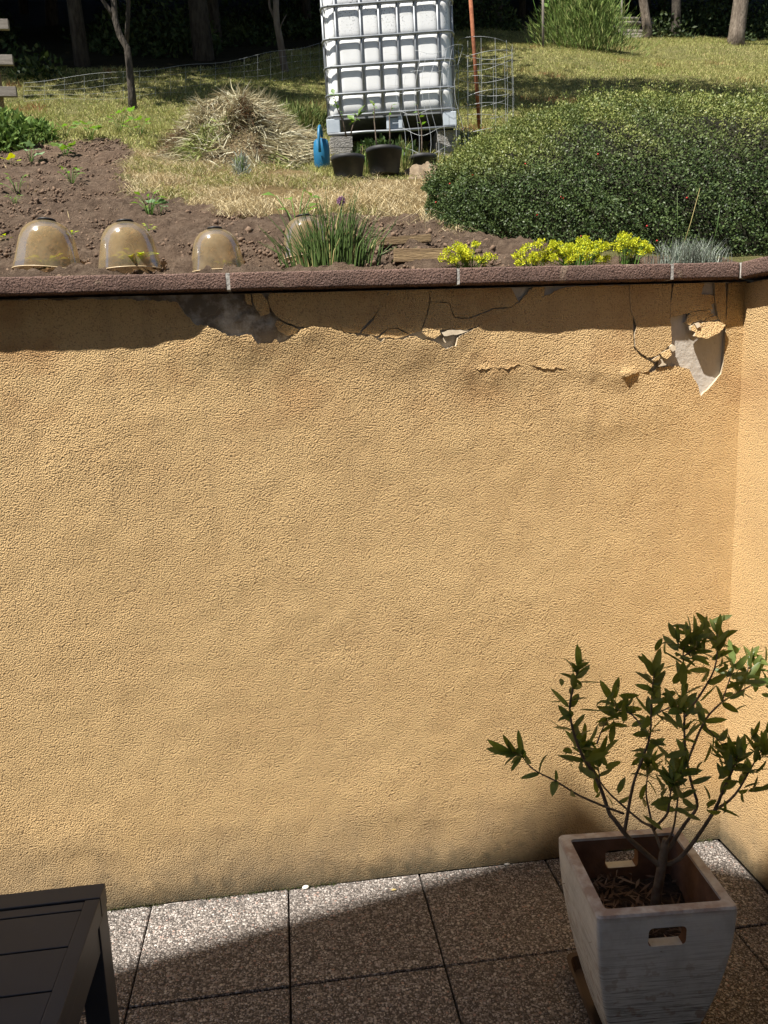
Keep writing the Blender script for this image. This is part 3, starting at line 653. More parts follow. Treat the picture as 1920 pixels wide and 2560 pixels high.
# ================================================================ PLANTER, TRAY, SHRUB
PC = (.9985, -.826); PR = math.radians(-4.0); PH = .52
planter = empty('planter', (PC[0], PC[1], 0), 'tall square greyish white planter with handle slots holding a shrub', 'planter', rz=PR)
def planter_mat():
    m, t, p, o = newmat('limewashed_terracotta'); q = N(t); v = q.obj(); z = q.sep(v)[2]
    c = q.ramp(q.noise(v, 6, 6, .6).outputs[0], [(.3, (.56, .57, .575)), (.7, (.72, .725, .72))])
    wn = q.noise(q.scale(v, (2.0, 2.0, 60)), 3.2, 6, .7).outputs[0]
    lowm = q.mapr(z, .12, .46, 1, .10)
    c = q.mix(q.math('MULTIPLY', q.ramp(wn, [(.50, 0.), (.58, .95)]), lowm), c, (.075, .068, .062))
    c = q.mix(q.math('MULTIPLY', q.ramp(q.noise(v, 26, 3).outputs[0], [(.57, 0.), (.63, .85)]), q.mapr(z, .05, .44, 1, .1)), c, (.24, .14, .09))
    rim = q.math('MULTIPLY', q.mapr(z, PH-.02, PH-.004, 0, 1), q.ramp(q.noise(v, 22, 5).outputs[0], [(.35, .2), (.6, 1.)]))
    c = q.mix(q.ramp(q.noise(q.scale(v, (1, 1, .5)), 9, 6, .65).outputs[0], [(.52, 0.), (.70, .35)]), c, (.30, .285, .265))
    c = q.mix(q.math('MULTIPLY', rim, .75), c, (.27, .17, .125))
    q.l(c, p.inputs['Base Color']); p.inputs['Roughness'].default_value = .7
    q.l(q.bump(q.math('ADD', q.math('MULTIPLY', wn, .6), q.noise(v, 50, 4).outputs[0]), .002, 1), p.inputs['Normal']); return m
M['planter'] = planter_mat()
M['terracotta'] = simple('raw_terracotta', (.12, .065, .04), (.20, .11, .07), 14, .9, (60, .002))
def loft(levels, inner=False):
    """square rings with rounded corners (half width, z)"""
    mb = MB(); vs = []; n = 4
    for hw_, z, r in levels:
        for q_ in range(4):
            a0 = q_*math.pi/2
            cx_, cy_ = [(1, 1), (-1, 1), (-1, -1), (1, -1)][q_]
            for k_ in range(n):
                an = a0+math.pi/2*k_/(n-1); vs.append((cx_*(hw_-r)+r*math.cos(an), cy_*(hw_-r)*.975+r*math.sin(an), z))
    L = len(levels); K = 16; fs = [(i*K+k_, i*K+(k_+1) % K, (i+1)*K+(k_+1) % K, (i+1)*K+k_) for i in range(L-1) for k_ in range(K)]
    fs += [tuple(range(K-1, -1, -1)), tuple(range((L-1)*K, L*K))]
    mb.add(vs, fs, False); return mb
def prof(z):  # convex side, narrow foot
    t = z/PH; return .094+.092*math.sin(t*math.pi/2*.98)**.9
lv = [(prof(z), z, .012) for z in np.linspace(0, PH-.006, 12)]+[(prof(PH)-.004, PH, .010)]
outer = loft(lv).mesh('planter_body')
inn = loft([(prof(z)-.030, z, .010) for z in np.linspace(.04, PH-.008, 8)]+[(prof(PH)-.029, PH+.02, .010)]).mesh('tmp_in')
def rrect(w_, h_, r, n=5):
    P = []
    for q_ in range(4):
        cx_, cy_ = [(1, 1), (-1, 1), (-1, -1), (1, -1)][q_]
        for k_ in range(n): an = q_*math.pi/2+math.pi/2*k_/(n-1); P.append((cx_*(w_/2-r)+r*math.cos(an), cy_*(h_/2-r)+r*math.sin(an)))
    return P
RR = rrect(.100, .056, .013); ns = len(RR); sz = .448
slotm = MB().add([(x, -.3, sz+z) for x, z in RR]+[(x, .3, sz+z) for x, z in RR], [tuple(range(ns)), tuple(range(2*ns-1, ns-1, -1))]+[((i+1) % ns, i, ns+i, ns+(i+1) % ns) for i in range(ns)]).mesh('tmp_slot')
def boolean(me, cutters):
    o = bpy.data.objects.new('tmp', me); COL.objects.link(o); tmp = []
    for c_ in cutters:
        bm = bmesh.new(); bm.from_mesh(c_); bmesh.ops.recalc_face_normals(bm, faces=bm.faces); bm.to_mesh(c_); bm.free()
        co = bpy.data.objects.new('tmpc', c_); COL.objects.link(co); tmp.append(co)
        md = o.modifiers.new('b', 'BOOLEAN'); md.operation = 'DIFFERENCE'; md.object = co; md.solver = 'EXACT'
    bpy.context.view_layer.update()
    r = bpy.data.meshes.new_from_object(o.evaluated_get(bpy.context.evaluated_depsgraph_get()))
    for x_ in tmp+[o]: bpy.data.objects.remove(x_)
    return r
bm = bmesh.new(); bm.from_mesh(outer); bmesh.ops.recalc_face_normals(bm, faces=bm.faces); bm.to_mesh(outer); bm.free()
pm = boolean(outer, [inn, slotm]); pm.name = 'body'; pm.materials.clear()
pm.materials.append(M['planter']); pm.materials.append(M['terracotta'])
for f_ in pm.polygons:
    inside = f_.center.z < PH-.004 and (f_.normal.x*f_.center.x+f_.normal.y*f_.center.y) < -.01 and max(abs(f_.center.x), abs(f_.center.y)) < prof(max(f_.center.z, 0))-.012
    f_.material_index = 1 if inside else 0
link('body', pm, None, planter, False)
M['potsoil'] = simple('dark_potting_soil', (.018, .012, .008), (.06, .04, .026), 40, .97, (80, .01), c3=(.10, .07, .05), s3=90)
gs = np.linspace(-1, 1, 40); A, B = np.meshgrid(gs, gs); hwS = prof(.39)-.029
Zs = .383+.03*B*.2+.010*fbm(A*4, B*4, 201, 4); idx = np.arange(1600).reshape(40, 40)
fast('soil', np.stack([A*hwS, B*hwS, Zs], -1).reshape(-1, 3), np.stack([idx[:-1, :-1], idx[:-1, 1:], idx[1:, 1:], idx[1:, :-1]], -1).reshape(-1, 4), M['potsoil'], planter, smooth=True, keep_world=False)
n = 420; P = np.stack([rng.uniform(-.93, .93, n)*hwS, rng.uniform(-.93, .93, n)*hwS, .392+rng.uniform(0, .018, n)], -1); m_ = rng.random(n) < np.clip(.55-P[:, 0]*3.0-P[:, 1]*1.5, .08, 1); P = P[m_]; n = len(P)
d = rdir(n); d[:, 2] *= .18; d = unit(d); s_ = unit(np.cross(d, [0, 0, 1.0])+rdir(n)*.3)
V, F = quads(P, d, s_, rng.uniform(.03, .07, n), rng.uniform(.004, .011, n))
tag(fast('leaf_litter', V, F, M['tint_dry'], planter, np.repeat(pick(n, [(.17, .11, .075), (.25, .18, .13), (.10, .065, .045)], [.4, .3, .3]), 4, 0), keep_world=False), 'dry fallen leaves on the planter soil', kind='stuff')
# tray
M['tray'] = simple('brown_plastic', (.045, .028, .022), (.06, .038, .028), 8, .55)
tray = empty('plant_tray', (PC[0]+.02, PC[1]-.0, .002), 'flat brown plastic tray under the square planter', 'tray', rz=PR)
def ring_loft(levels): return loft(levels)
o_ = loft([(.130, 0, .02), (.142, .040, .022)]).mesh('rim'); i_ = loft([(.125, .006, .018), (.138, .06, .02)]).mesh('tmp2')
bm = bmesh.new(); bm.from_mesh(o_); bmesh.ops.recalc_face_normals(bm, faces=bm.faces); bm.to_mesh(o_); bm.free()
tm = boolean(o_, [i_]); tm.materials.clear(); tr_ = link('dish', tm, M['tray'], tray, False); tr_.scale = (1.12, 1.9, 1); tr_.location = (.0, .0, 0)
# shrub
shrub = empty('potted_shrub', (PC[0]+.05, PC[1]+.01, .36), 'dark leaved bushy shrub with forked grey stems growing in the planter', 'shrub')
M['stem'] = simple('grey_brown_stem', (.10, .075, .055), (.19, .15, .115), 30, .85, (80, .003))
def C1(x, y): return (1180+.446*x, 1480+.446*y)
def C2(x, y): return (1350+.3436*x, 2000+.3436*y)
Y0 = -.825
trunk_px = [C2(832, 800), C2(848, 690), C2(872, 560), C2(890, 450), C2(905, 350), C2(915, 285)]
tp = [atY(*p, Y0) for p in trunk_px]; tp[0][2] -= .03
MB().tube(tp, [.0165, .0138, .0132, .0128, .0112, .009], 10).build('trunk', M['stem'], shrub)
stems = [  # pixels, tip depth, radius
    ([C2(872, 480), C2(760, 380), C2(640, 270), C2(540, 140), C1(770, 1240), C1(722, 1100), C1(670, 1000), C1(610, 900), C1(565, 770), C1(548, 650), C1(565, 545), C1(600, 420)], -.72, .0095),
    ([C1(850, 1242), C1(760, 1208), C1(600, 1140), C1(470, 1060), C1(340, 992), C1(270, 912), C1(215, 900)], -.86, .0045),
    ([C2(885, 370), C2(820, 205), C1(955, 1290), C1(860, 1210), C1(740, 1095), C1(650, 940), C1(620, 860)], -.66, .0060),
    ([C1(855, 1340), C1(868, 1270), C1(885, 1170), C1(912, 1050), C1(962, 920), C1(1000, 790), C1(1005, 640), C1(1020, 460)], -.90, .0065),
    ([C2(830, 210), C1(1045, 1300), C1(1095, 1240), C1(1112, 1130), C1(1135, 1030)], -.96, .0060),
    ([C2(820, 200), C1(992, 1220), C1(976, 1130), C1(985, 1010), C1(990, 950)], -.74, .0045),
    ([C2(900, 330), C1(1125, 1340), C1(1150, 1190), C1(1165, 1060), C1(1180, 960)], -.92, .0045),
    ([C2(920, 380), C1(1150, 1365), C1(1200, 1290), C1(1262, 1200), C1(1235, 1090), C1(1210, 980), C1(1192, 830), C1(1190, 640), C1(1188, 460), C1(1188, 300), C1(1250, 230)], -.80, .0068),
    ([C2(915, 470), C2(1010, 430), C1(1250, 1390), C1(1360, 1222), C1(1412, 1100), C1(1460, 1000), C1(1490, 900)], -.92, .0085),
    ([C1(1360, 1222), C1(1440, 1170), C1(1500, 1100), C1(1580, 960), C1(1640, 860)], -.78, .0055),
    ([C1(1205, 960), C1(1300, 730), C1(1400, 620), C1(1500, 560), C1(1590, 510), C1(1680, 470)], -.62, .0045),
    ([C1(1192, 700), C1(1290, 560), C1(1360, 430), C1(1375, 300), C1(1375, 220)], -.70, .0045),
    ([C1(985, 800), C1(900, 690), C1(820, 660), C1(800, 620)], -.74, .0035),
    ([C1(700, 850), C1(740, 750), C1(800, 680)], -.70, .003), ([C1(1000, 700), C1(1100, 650), C1(1180, 640)], -.99, .003),
    ([C1(1290, 735), C1(1380, 830), C1(1420, 880)], -.80, .003), ([C1(1188, 360), C1(1270, 300)], -.80, .003), ([C1(720, 1090), C1(710, 1000), C1(700, 950)], -.72, .003),
    ([C1(1400, 620), C1(1440, 500), C1(1470, 400)], -.62, .003), ([C1(1500, 560), C1(1540, 450), C1(1555, 380)], -.60, .003), ([C1(1160, 300), C1(1150, 260)], -.80, .003)]
tips = []; spath = []
for pxs, yt, r in stems:
    m_ = len(pxs); ys_ = Y0
    start = tp[3][1]
    # begin at the depth of the stem it leaves, when it starts on one
    p0 = pxs[0]; best = None
    for Lp, Pp in spath:
        for a_, b_ in zip(Lp, Pp):
            dd_ = math.hypot(a_[0]-p0[0], a_[1]-p0[1])
            if dd_ < 26 and (best is None or dd_ < best[0]): best = (dd_, b_[1])
    if best: start = best[1]
    pts3 = [atY(px, py, start+(yt-start)*(i/(m_-1))**.8) for i, (px, py) in enumerate(pxs)]
    spath.append((pxs, pts3))
    # smooth
    cur = []; Vp = [Vector(p) for p in pts3]
    for i in range(m_-1):
        p0_, p1_, p2_, p3_ = Vp[max(i-1, 0)], Vp[i], Vp[i+1], Vp[min(i+2, m_-1)]
        for t_ in (0, .33, .66):
            cur.append(.5*((2*p1_)+(p2_-p0_)*t_+(2*p0_-5*p1_+4*p2_-p3_)*t_*t_+(3*p1_-p0_-3*p2_+p3_)*t_**3))
    cur.append(Vp[-1]); rs = [r*.82*(1-.72*i/(len(cur)-1)) for i in range(len(cur))]
    MB().tube(cur, rs, 7).build('stem', M['stem'], shrub); tips.append(cur)
# leaves: three shapes, each leaf its own object
M['leaf'] = leafmat('shrub_leaf', (.10, .140, .036), (.16, .210, .060), .40, .40, .45, 25)
def leaf_mesh(L, W, curve, fold, nm):
    n_ = 6; vs = []; fs = []
    for i in range(n_+1):
        t_ = i/n_; w_ = W*.5*math.sin(math.pi*t_**.82)**.62*(1 if 0 < i < n_ else .08); zc = -curve*L*(t_**2)
        vs += [(-w_, t_*L, zc+fold*w_), (0, t_*L, zc), (w_, t_*L, zc+fold*w_)]
    for i in range(n_):
        a_ = i*3; fs += [(a_, a_+1, a_+4, a_+3), (a_+1, a_+2, a_+5, a_+4)]
    me = MB().add(vs, fs, True).mesh(nm); me.materials.append(M['leaf']); return me
LM = [leaf_mesh(.086, .026, .08, .25, 'leaf'), leaf_mesh(.078, .025, .20, .35, 'leaf'), leaf_mesh(.094, .026, -.05, .2, 'leaf'), leaf_mesh(.064, .023, .3, .5, 'leaf')]
def orient(loc, d, nrm, sc=1):
    y_ = Vector(d).normalized(); x_ = y_.cross(Vector(nrm)); x_ = x_.normalized() if x_.length > 1e-4 else y_.orthogonal().normalized(); z_ = x_.cross(y_)
    m4 = Matrix.Identity(4)
    for i in range(3): m4[i][0], m4[i][1], m4[i][2], m4[i][3] = x_[i]*sc, y_[i]*sc, z_[i]*sc, loc[i]
    return m4
sinv = Matrix.Translation(-Vector(shrub.location))
nleaf = 0
def put_leaf(p, d, nrm, sc, meshes=LM, parent=shrub, inv=sinv, name='leaf'):
    global nleaf
    o = bpy.data.objects.new(name, random.choice(meshes)); COL.objects.link(o); o.parent = parent; o.matrix_basis = inv @ orient(p, d, nrm, sc*.80); nleaf += 1
def rosette(p, ax, n_, sc=1.0, spread=(.35, 1.25)):
    ax = Vector(ax).normalized(); u_ = ax.orthogonal().normalized(); v_ = ax.cross(u_); a0 = random.uniform(0, 6)
    for i in range(n_):
        an = a0+i*2.4; t_ = spread[0]+(spread[1]-spread[0])*(i/(max(n_-1, 1)))+random.uniform(-.12, .12)
        d = ax*math.cos(t_)+(u_*math.cos(an)+v_*math.sin(an))*math.sin(t_)
        put_leaf(Vector(p)-ax*(.004+.045*i/n_), d, ax+Vector((random.gauss(0, .7), random.gauss(-.35, .7), .1)), sc*random.uniform(.72, 1.1))
def along(cur, n_, f0, f1, sc=1.0):
    for i in range(n_):
        f = f0+(f1-f0)*(i+random.random()*.7)/n_; j = min(int(f*(len(cur)-1)), len(cur)-2); p = cur[j]; ax = (cur[j+1]-cur[j]).normalized()
        u_ = ax.orthogonal().normalized(); v_ = ax.cross(u_); an = i*2.4+random.random(); t_ = random.uniform(.5, 1.2)
        put_leaf(p, ax*math.cos(t_)+(u_*math.cos(an)+v_*math.sin(an))*math.sin(t_), ax+Vector((random.gauss(0, .7), random.gauss(-.35, .7), .1)), sc*random.uniform(.75, 1.1))
spec = {0: (10, 12, .70, .97), 1: (13, 3, .45, .9), 2: (13, 6, .72, .97), 3: (10, 11, .55, .97), 4: (12, 6, .8, .97), 5: (10, 3, .8, .95), 6: (10, 3, .8, .95), 7: (11, 15, .55, .95), 8: (13, 7, .78, .97), 9: (12, 7, .6, .95), 10: (6, 16, .2, .97), 11: (9, 7, .3, .95), 12: (8, 4, .3, .9), 13: (7, 3, .3, .9), 14: (10, 3, .3, .9), 15: (8, 2, .3, .9), 16: (11, 0, 0, 0), 17: (6, 1, .5, .9), 18: (6, 3, .3, .9), 19: (5, 3, .3, .9), 20: (7, 0, 0, 0)}
for i, (a_, b_, f0, f1) in spec.items():
    cur = tips[i]; ax = (cur[-1]-cur[-3]); ax = ax.normalized()+Vector((0, 0, .6 if i != 1 else .2))
    rosette(cur[-1], ax, a_, 1.0 if i not in (12, 13, 17) else .8); along(cur, b_, f0, f1)
along(tips[1], 3, .35, .7, .7)
# the smaller leaves filling the crown, too many to tell apart
mv = []; mf = []
for i, cnt in {0: 18, 2: 20, 3: 22, 4: 18, 5: 8, 6: 10, 7: 22, 8: 22, 9: 22, 10: 24, 11: 16, 12: 14, 13: 10, 14: 12, 15: 8, 16: 10, 17: 8, 18: 10, 19: 8}.items():
    cur = tips[i]
    for _ in range(cnt):
        j = int(len(cur)*random.uniform(.5, 1)); j = min(j, len(cur)-1); p_ = Vector(cur[j])+Vector((random.gauss(0, .022), random.gauss(0, .022), random.gauss(0, .022))); d_ = Vector((random.gauss(0, .7), random.gauss(0, .7), random.uniform(-.2, 1.2)))
        m4 = orient(p_, d_, Vector((random.gauss(0, 1), random.gauss(-.4, 1), random.gauss(.3, 1))), random.uniform(.5, .8)); me_ = random.choice(LM); o0 = len(mv)
        mv += [tuple(m4 @ v_.co) for v_ in me_.vertices]; mf += [tuple(k_+o0 for k_ in f_.vertices) for f_ in me_.polygons]
tag(MB().add(mv, mf, True).build('inner_leaves', M['leaf'], shrub), kind='stuff')

# ================================================================ TABLE
M['table'] = simple('anthracite_paint', (.034, .040, .052), (.042, .050, .064), 5, .42, spec=.35)
table = empty('garden_table', (-1.2, -1.45, 0), 'dark anthracite slatted garden table at the lower left', 'table')
TX0, TX1, TY0, TY1, TZ = -2.0, -.400, -1.95, -.945, .74
def tb(name, x0, x1, y0, y1, z0, z1, b=.0025): return MB().box(((x0+x1)/2, (y0+y1)/2, (z0+z1)/2), (x1-x0, y1-y0, z1-z0)).build(name, M['table'], table, b)
tb('end_rail', TX0, TX1, -.999, TY1, .690, TZ)
tb('side_rail', TX1-.033, TX1, TY0+.055, -1.0025, .690, TZ); tb('side_rail', TX0, TX0+.033, TY0+.055, -1.0025, .690, TZ); tb('end_rail', TX0, TX1, TY0, TY0+.052, .690, TZ)
ysl = [-1.003, -1.034, -1.149, -1.270, -1.391, -1.512, -1.633, -1.754, -1.845, -1.894]
for i in range(len(ysl)-1): tb('slat', TX0+.034, TX1-.0335, ysl[i+1]+.0022, ysl[i]-.0022, .722, .7385, .0015)
MB().box(((TX0+TX1)/2, -1.45, .712), (TX1-TX0-.07, .90, .012)).build('under_board', M['table'], table)
tb('apron', TX1-.026, TX1-.004, TY0+.05, -1.028, .620, .6885); tb('apron', TX0+.05, TX1-.05, -.985, -.960, .620, .6885); tb('apron', TX0+.004, TX0+.026, TY0+.05, -1.03, .62, .6885)
for xx in (TX0+.030, TX1-.028):
    for yy_ in (-.988, TY0+.042): tb('leg', xx-.027, xx+.027, yy_-.039, yy_+.039, 0.002, .6885)
# small litter on the slabs
M['chipw'] = simple('white_chip', (.7, .68, .62), (.8, .78, .72), 30, .8)
def pebble(px, py, r, label, mat, flat=.5, name='stone_chip'):
    p = atZ(px, py, .004); V_ = IV2*np.array(r)+rng.normal(0, .06, IV2.shape)*min(r); o = fast(name, V_, IF2, mat); o.location = (p[0], min(p[1], -.026), .003+r[2]*.7); return tag(o, label, 'stone' if name == 'stone_chip' else 'leaf')
pebble(763, 2199, (.013, .008, .007), 'small white stone chip lying at the foot of the wall', M['chipw'])
pebble(1262, 2149, (.012, .006, .004), 'flat beige stone chip at the wall foot beside the planter', M['mortar'])
M['yellowleaf'] = simple('yellow_leaf', (.55, .42, .16), (.62, .5, .22), 20, .7)
p = atZ(984, 2226, .004); o = MB().add([(-.011, 0, 0), (0, .005, .003), (.012, 0, .001), (0, -.005, .002)], [(0, 1, 2, 3)]).build('fallen_leaf', M['yellowleaf']); o.location = (p[0], p[1], .006); tag(o, 'tiny yellow fallen leaf on the sunlit slab', 'leaf')
# moss along the wall foot
n = 2600; x = rng.uniform(-1.1, 1.7, n); kk = fbm(x*4, x*0, 211, 3); m_ = kk > .05; x = x[m_]; n = len(x)
P = np.stack([x, -.016-np.abs(rng.normal(0, .006, n)), rng.random(n)*.004], -1); d = unit(rdir(n)+np.array([0, -.3, 1.0])); V, F = quads(P, d, unit(np.cross(d, rdir(n))), rng.uniform(.004, .012, n), rng.uniform(.002, .005, n))
tag(fast('moss', V, F, M['tint'], None, np.repeat(pick(n, [(.06, .075, .02), (.04, .045, .02), (.09, .08, .04)], [.4, .3, .3]), 4, 0)), 'thin moss line where the wall meets the slabs', 'moss', kind='stuff')

# ================================================================ CLOCHES AND SEEDLINGS
def cloche_mat():
    m, t, p, o = newmat('amber_plastic'); q = N(t)
    tr = q.n('BsdfTransparent'); tr.inputs[0].default_value = (.88, .74, .52, 1)
    df = q.n('BsdfDiffuse'); df.inputs[0].default_value = (.56, .47, .31, 1); tl = q.n('BsdfTranslucent'); tl.inputs[0].default_value = (.72, .60, .38, 1)
    gl = q.n('BsdfGlossy'); gl.inputs[0].default_value = (1, 1, 1, 1); gl.inputs['Roughness'].default_value = .14
    a = q.n('MixShader'); a.inputs[0].default_value = .5; q.l(df.outputs[0], a.inputs[1]); q.l(tl.outputs[0], a.inputs[2])
    b = q.n('MixShader'); q.l(q.mapr(q.noise(q.obj(), 22, 5).outputs[0], .35, .7, .26, .48), b.inputs[0]); q.l(tr.outputs[0], b.inputs[1]); q.l(a.outputs[0], b.inputs[2])
    fr = q.n('LayerWeight'); fr.inputs[0].default_value = .25
    c = q.n('MixShader'); q.l(q.math('MULTIPLY', fr.outputs['Fresnel'], .28), c.inputs[0]); q.l(b.outputs[0], c.inputs[1]); q.l(gl.outputs[0], c.inputs[2]); q.l(c.outputs[0], o.inputs[0]); t.nodes.remove(p); return m
M['cloche'] = cloche_mat(); M['blackplastic'] = simple('black_plastic', (.012, .012, .013), (.022, .022, .023), 12, .5)
M['rimclear'] = simple('pale_rim', (.55, .42, .25), (.65, .52, .33), 12, .4)
bell = [(r_*1.06, z_*.88) for r_, z_ in [(0.0, .210), (.022, .210), (.045, .202), (.064, .189), (.080, .168), (.091, .140), (.097, .108), (.102, .08), (.108, .045), (.113, .02), (.116, .004)]]
def cloche(px, py, s, tilt, label, cap=True):
    p = gp(px, py); r = empty('garden_cloche', (p[0], p[1], p[2]-.016), label, 'cloche', 'amber cloches on the vegetable bed'); r.rotation_euler = tilt; r.scale = (s, s, s)
    MB().lathe(bell, 36).build('dome', M['cloche'], r, keep_world=False)
    MB().lathe([(.1215, .0), (.126, .0), (.126, .003), (.1225, .004)], 36).build('rim', M['rimclear'], r, keep_world=False)
    MB().lathe([(.0, .195), (.014, .195), (.030, .192), (.034, .186), (.022, .184)], 20).build('vent_cap', M['blackplastic'], r, keep_world=False)
    return p
p1 = cloche(120, 672, 1.0, (-.05, .06, 0), 'amber cloche nearest the left edge on the vegetable bed')
p2 = cloche(327, 672, .97, (-.04, -.02, .5), 'amber cloche with a purplish top over a yellow seedling')
p3 = cloche(546, 674, .86, (-.02, 0, 1), 'small amber cloche beside the first coping joint')
p4 = cloche(772, 636, .88, (-.06, .05, 2), 'amber cloche half hidden behind the chives')
M['young'] = leafmat('young_leaf', (.30, .36, .04), (.42, .45, .07), .5, .35)
M['green'] = leafmat('fresh_leaf', (.10, .19, .03), (.17, .27, .055), .5, .35)
M['bluegreen'] = leafmat('squash_leaf', (.12, .20, .09), (.19, .29, .14), .6, .25)
def small_leaf(nm, L, W, mat, lobes=0):
    vs = [(0, 0, 0)]; k_ = 18
    if lobes:
        for i in range(k_+1):
            an = -2.5+5.0*i/k_; rr = L*(.62+.38*abs(math.cos(an*lobes/2.0)))*(.75+.25*math.cos(an*.6)); vs.append((math.sin(an)*rr, L*.3+math.cos(an)*rr*.9, .10*rr*math.cos(an*4)))
        me = MB().add(vs, [(0, i, i+1) for i in range(1, k_+1)], True).mesh(nm)
    else:
        vs = [(0, 0, 0), (-W/2, L*.45, .15*W), (0, L*.5, 0), (W/2, L*.45, .15*W), (0, L, -.12*L)]
        me = MB().add(vs, [(0, 2, 1), (0, 3, 2), (1, 2, 4), (2, 3, 4)], True).mesh(nm)
    me.materials.append(mat); return me
SL = {}
def plant(name, p, label, cat, n_, h_, L, mat, group=None, lobes=0, spread=.6, tiers=1):
    """a young plant: thin stems, each leaf its own object"""
    r = empty(name, tuple(p), label, cat, group); key = (round(L, 3), mat.name, lobes)
    if key not in SL: SL[key] = [small_leaf('leaf', L*f, L*.55*f, mat, lobes) for f in (1, .8)]
    mb = MB()
    for i in range(n_):
        an = i*2.4+random.random(); hh = h_*random.uniform(.45, 1.0); rad = h_*spread*random.uniform(.3, 1)
        tip = Vector((math.cos(an)*rad, math.sin(an)*rad, hh)); mb.tube([(0, 0, -.02), tip*.5+Vector((0, 0, hh*.15)), tip], [L*.045, L*.035, L*.022], 5)
        d = Vector((math.cos(an), math.sin(an), random.uniform(-.1, .5))); o = bpy.data.objects.new('leaf', random.choice(SL[key])); COL.objects.link(o); o.parent = r
        o.matrix_basis = orient(tip, d, Vector((0, -.35, 1))+Vector((random.uniform(-.4, .4), random.uniform(-.4, .3), 0)), random.uniform(.7, 1.15))
    mb.build('stems', M['green'], r, keep_world=False); return r
plant('lettuce_seedling', p1+np.array([.0, -.02, .005]), 'yellow green seedling under the leftmost cloche', 'seedling', 11, .035, .045, M['young'], spread=1.4)
plant('lettuce_seedling', p2+np.array([.02, -.03, .005]), 'bushy yellow green seedling under the second cloche', 'seedling', 18, .05, .05, M['young'], spread=1.1)
plant('lettuce_seedling', p3+np.array([.02, -.03, .005]), 'tiny yellow seedling under the third cloche', 'seedling', 6, .02, .025, M['young'], spread=1.0)
pq = [(78, 408, 5, .10, .085, M['bluegreen'], 5, 'squash plant with one broad pale blue green leaf on the bed'),
      (165, 395, 9, .10, .075, M['green'], 5, 'leafy squash plant beside the broad leaved one'),
      (30, 415, 3, .07, .06, M['young'], 3, 'small bright yellow green squash leaf pair at the left edge'),
      (180, 465, 9, .11, .05, M['green'], 0, 'lone tomato seedling in the middle of the bed'),
      (45, 490, 8, .12, .05, M['green'], 0, 'tomato plant at the far left of the bed'),
      (38, 515, 9, .06, .03, M['green'], 0, 'low weed with a pale round bud near the left edge'),
      (375, 545, 12, .10, .055, M['green'], 0, 'bean seedling clump behind the second cloche'),
      (400, 540, 6, .08, .06, M['bluegreen'], 3, 'blue green seedling beside the bean clump'),
      (15, 605, 5, .03, .03, M['young'], 0, 'tiny pale seedling left of the first cloche'), (180, 600, 5, .03, .03, M['young'], 0, 'tiny pale seedling between the two left cloches'),
      (375, 590, 6, .05, .035, M['young'], 0, 'tiny bright seedling behind the second cloche top'),
      (165, 345, 7, .12, .08, M['green'], 5, 'broad leaved plant at the back edge of the bed'), (228, 350, 9, .14, .09, M['green'], 5, 'light green squash plant at the back of the bed'),
      (300, 335, 9, .20, .085, M['green'], 5, 'tall light green plant in front of the thin tree'), (350, 345, 7, .16, .07, M['green'], 5, 'second tall green plant right of the thin tree')]
for px, py, n_, h_, L, mt, lb, lab in pq: plant('bed_plant', gp(px, py), lab, 'plant', n_, h_, L*(.6 if lb else .9), mt, 'young plants on the bed', lb)
# the shoot with pale leaves behind the fourth cloche
pb = gp(745, 600); plant('bean_shoot', pb, 'bright green shoot rising behind the fourth cloche', 'seedling', 7, .23, .085, M['green'], spread=.45)
# weeds by the wooden fence
def weed_clump(name, px, py, rx, ry, hz, n_, L, mat_cols, label, cat='weeds', upright=.8, W=.45, dense=1.6, group=None):
    p = gp(px, py); r = empty(name, tuple(p), label, cat, group)
    d0 = rdir(n_); rad = rng.random(n_)**(1/dense); x_ = d0[:, 0]*rx*rad; y_ = d0[:, 1]*ry*rad; z_ = np.abs(d0[:, 2])*hz*rad
    P_ = np.stack([x_, y_, ground(p[0]+x_, p[1]+y_)-p[2]+z_], -1); al_ = unit(rdir(n_)+np.array([0, 0, upright])+d0*.6); sd_ = unit(np.cross(al_, rdir(n_)))
    V_, F_ = quads(P_, al_, sd_, rng.uniform(.6, 1.3, n_)*L, rng.uniform(.7, 1.2, n_)*L*W); fast('foliage', V_, F_, M['tint'], r, np.repeat(pick(n_, mat_cols, [1/len(mat_cols)]*len(mat_cols)), 4, 0), keep_world=False)
    mb = MB()
    for i in range(14):
        an = random.uniform(0, 6.3); q_ = random.uniform(.2, .8); mb.tube([(0, 0, -.03), (math.cos(an)*rx*q_*.5, math.sin(an)*ry*q_*.5, hz*.45), (math.cos(an)*rx*q_, math.sin(an)*ry*q_, hz*.85)], [.004, .003, .0015], 4)
    mb.build('stems', M['green'], r, keep_world=False); return r
weed_clump('nettle_clump', 14, 372, .24, .22, .27, 1500, .055, [(.13, .21, .045), (.18, .26, .06), (.08, .14, .03)], 'green nettle clump at the foot of the wooden post')
weed_clump('nettle_clump', 85, 352, .17, .14, .15, 600, .055, [(.13, .21, .045), (.18, .26, .06), (.08, .14, .03)], 'low green weeds spreading right of the nettles')

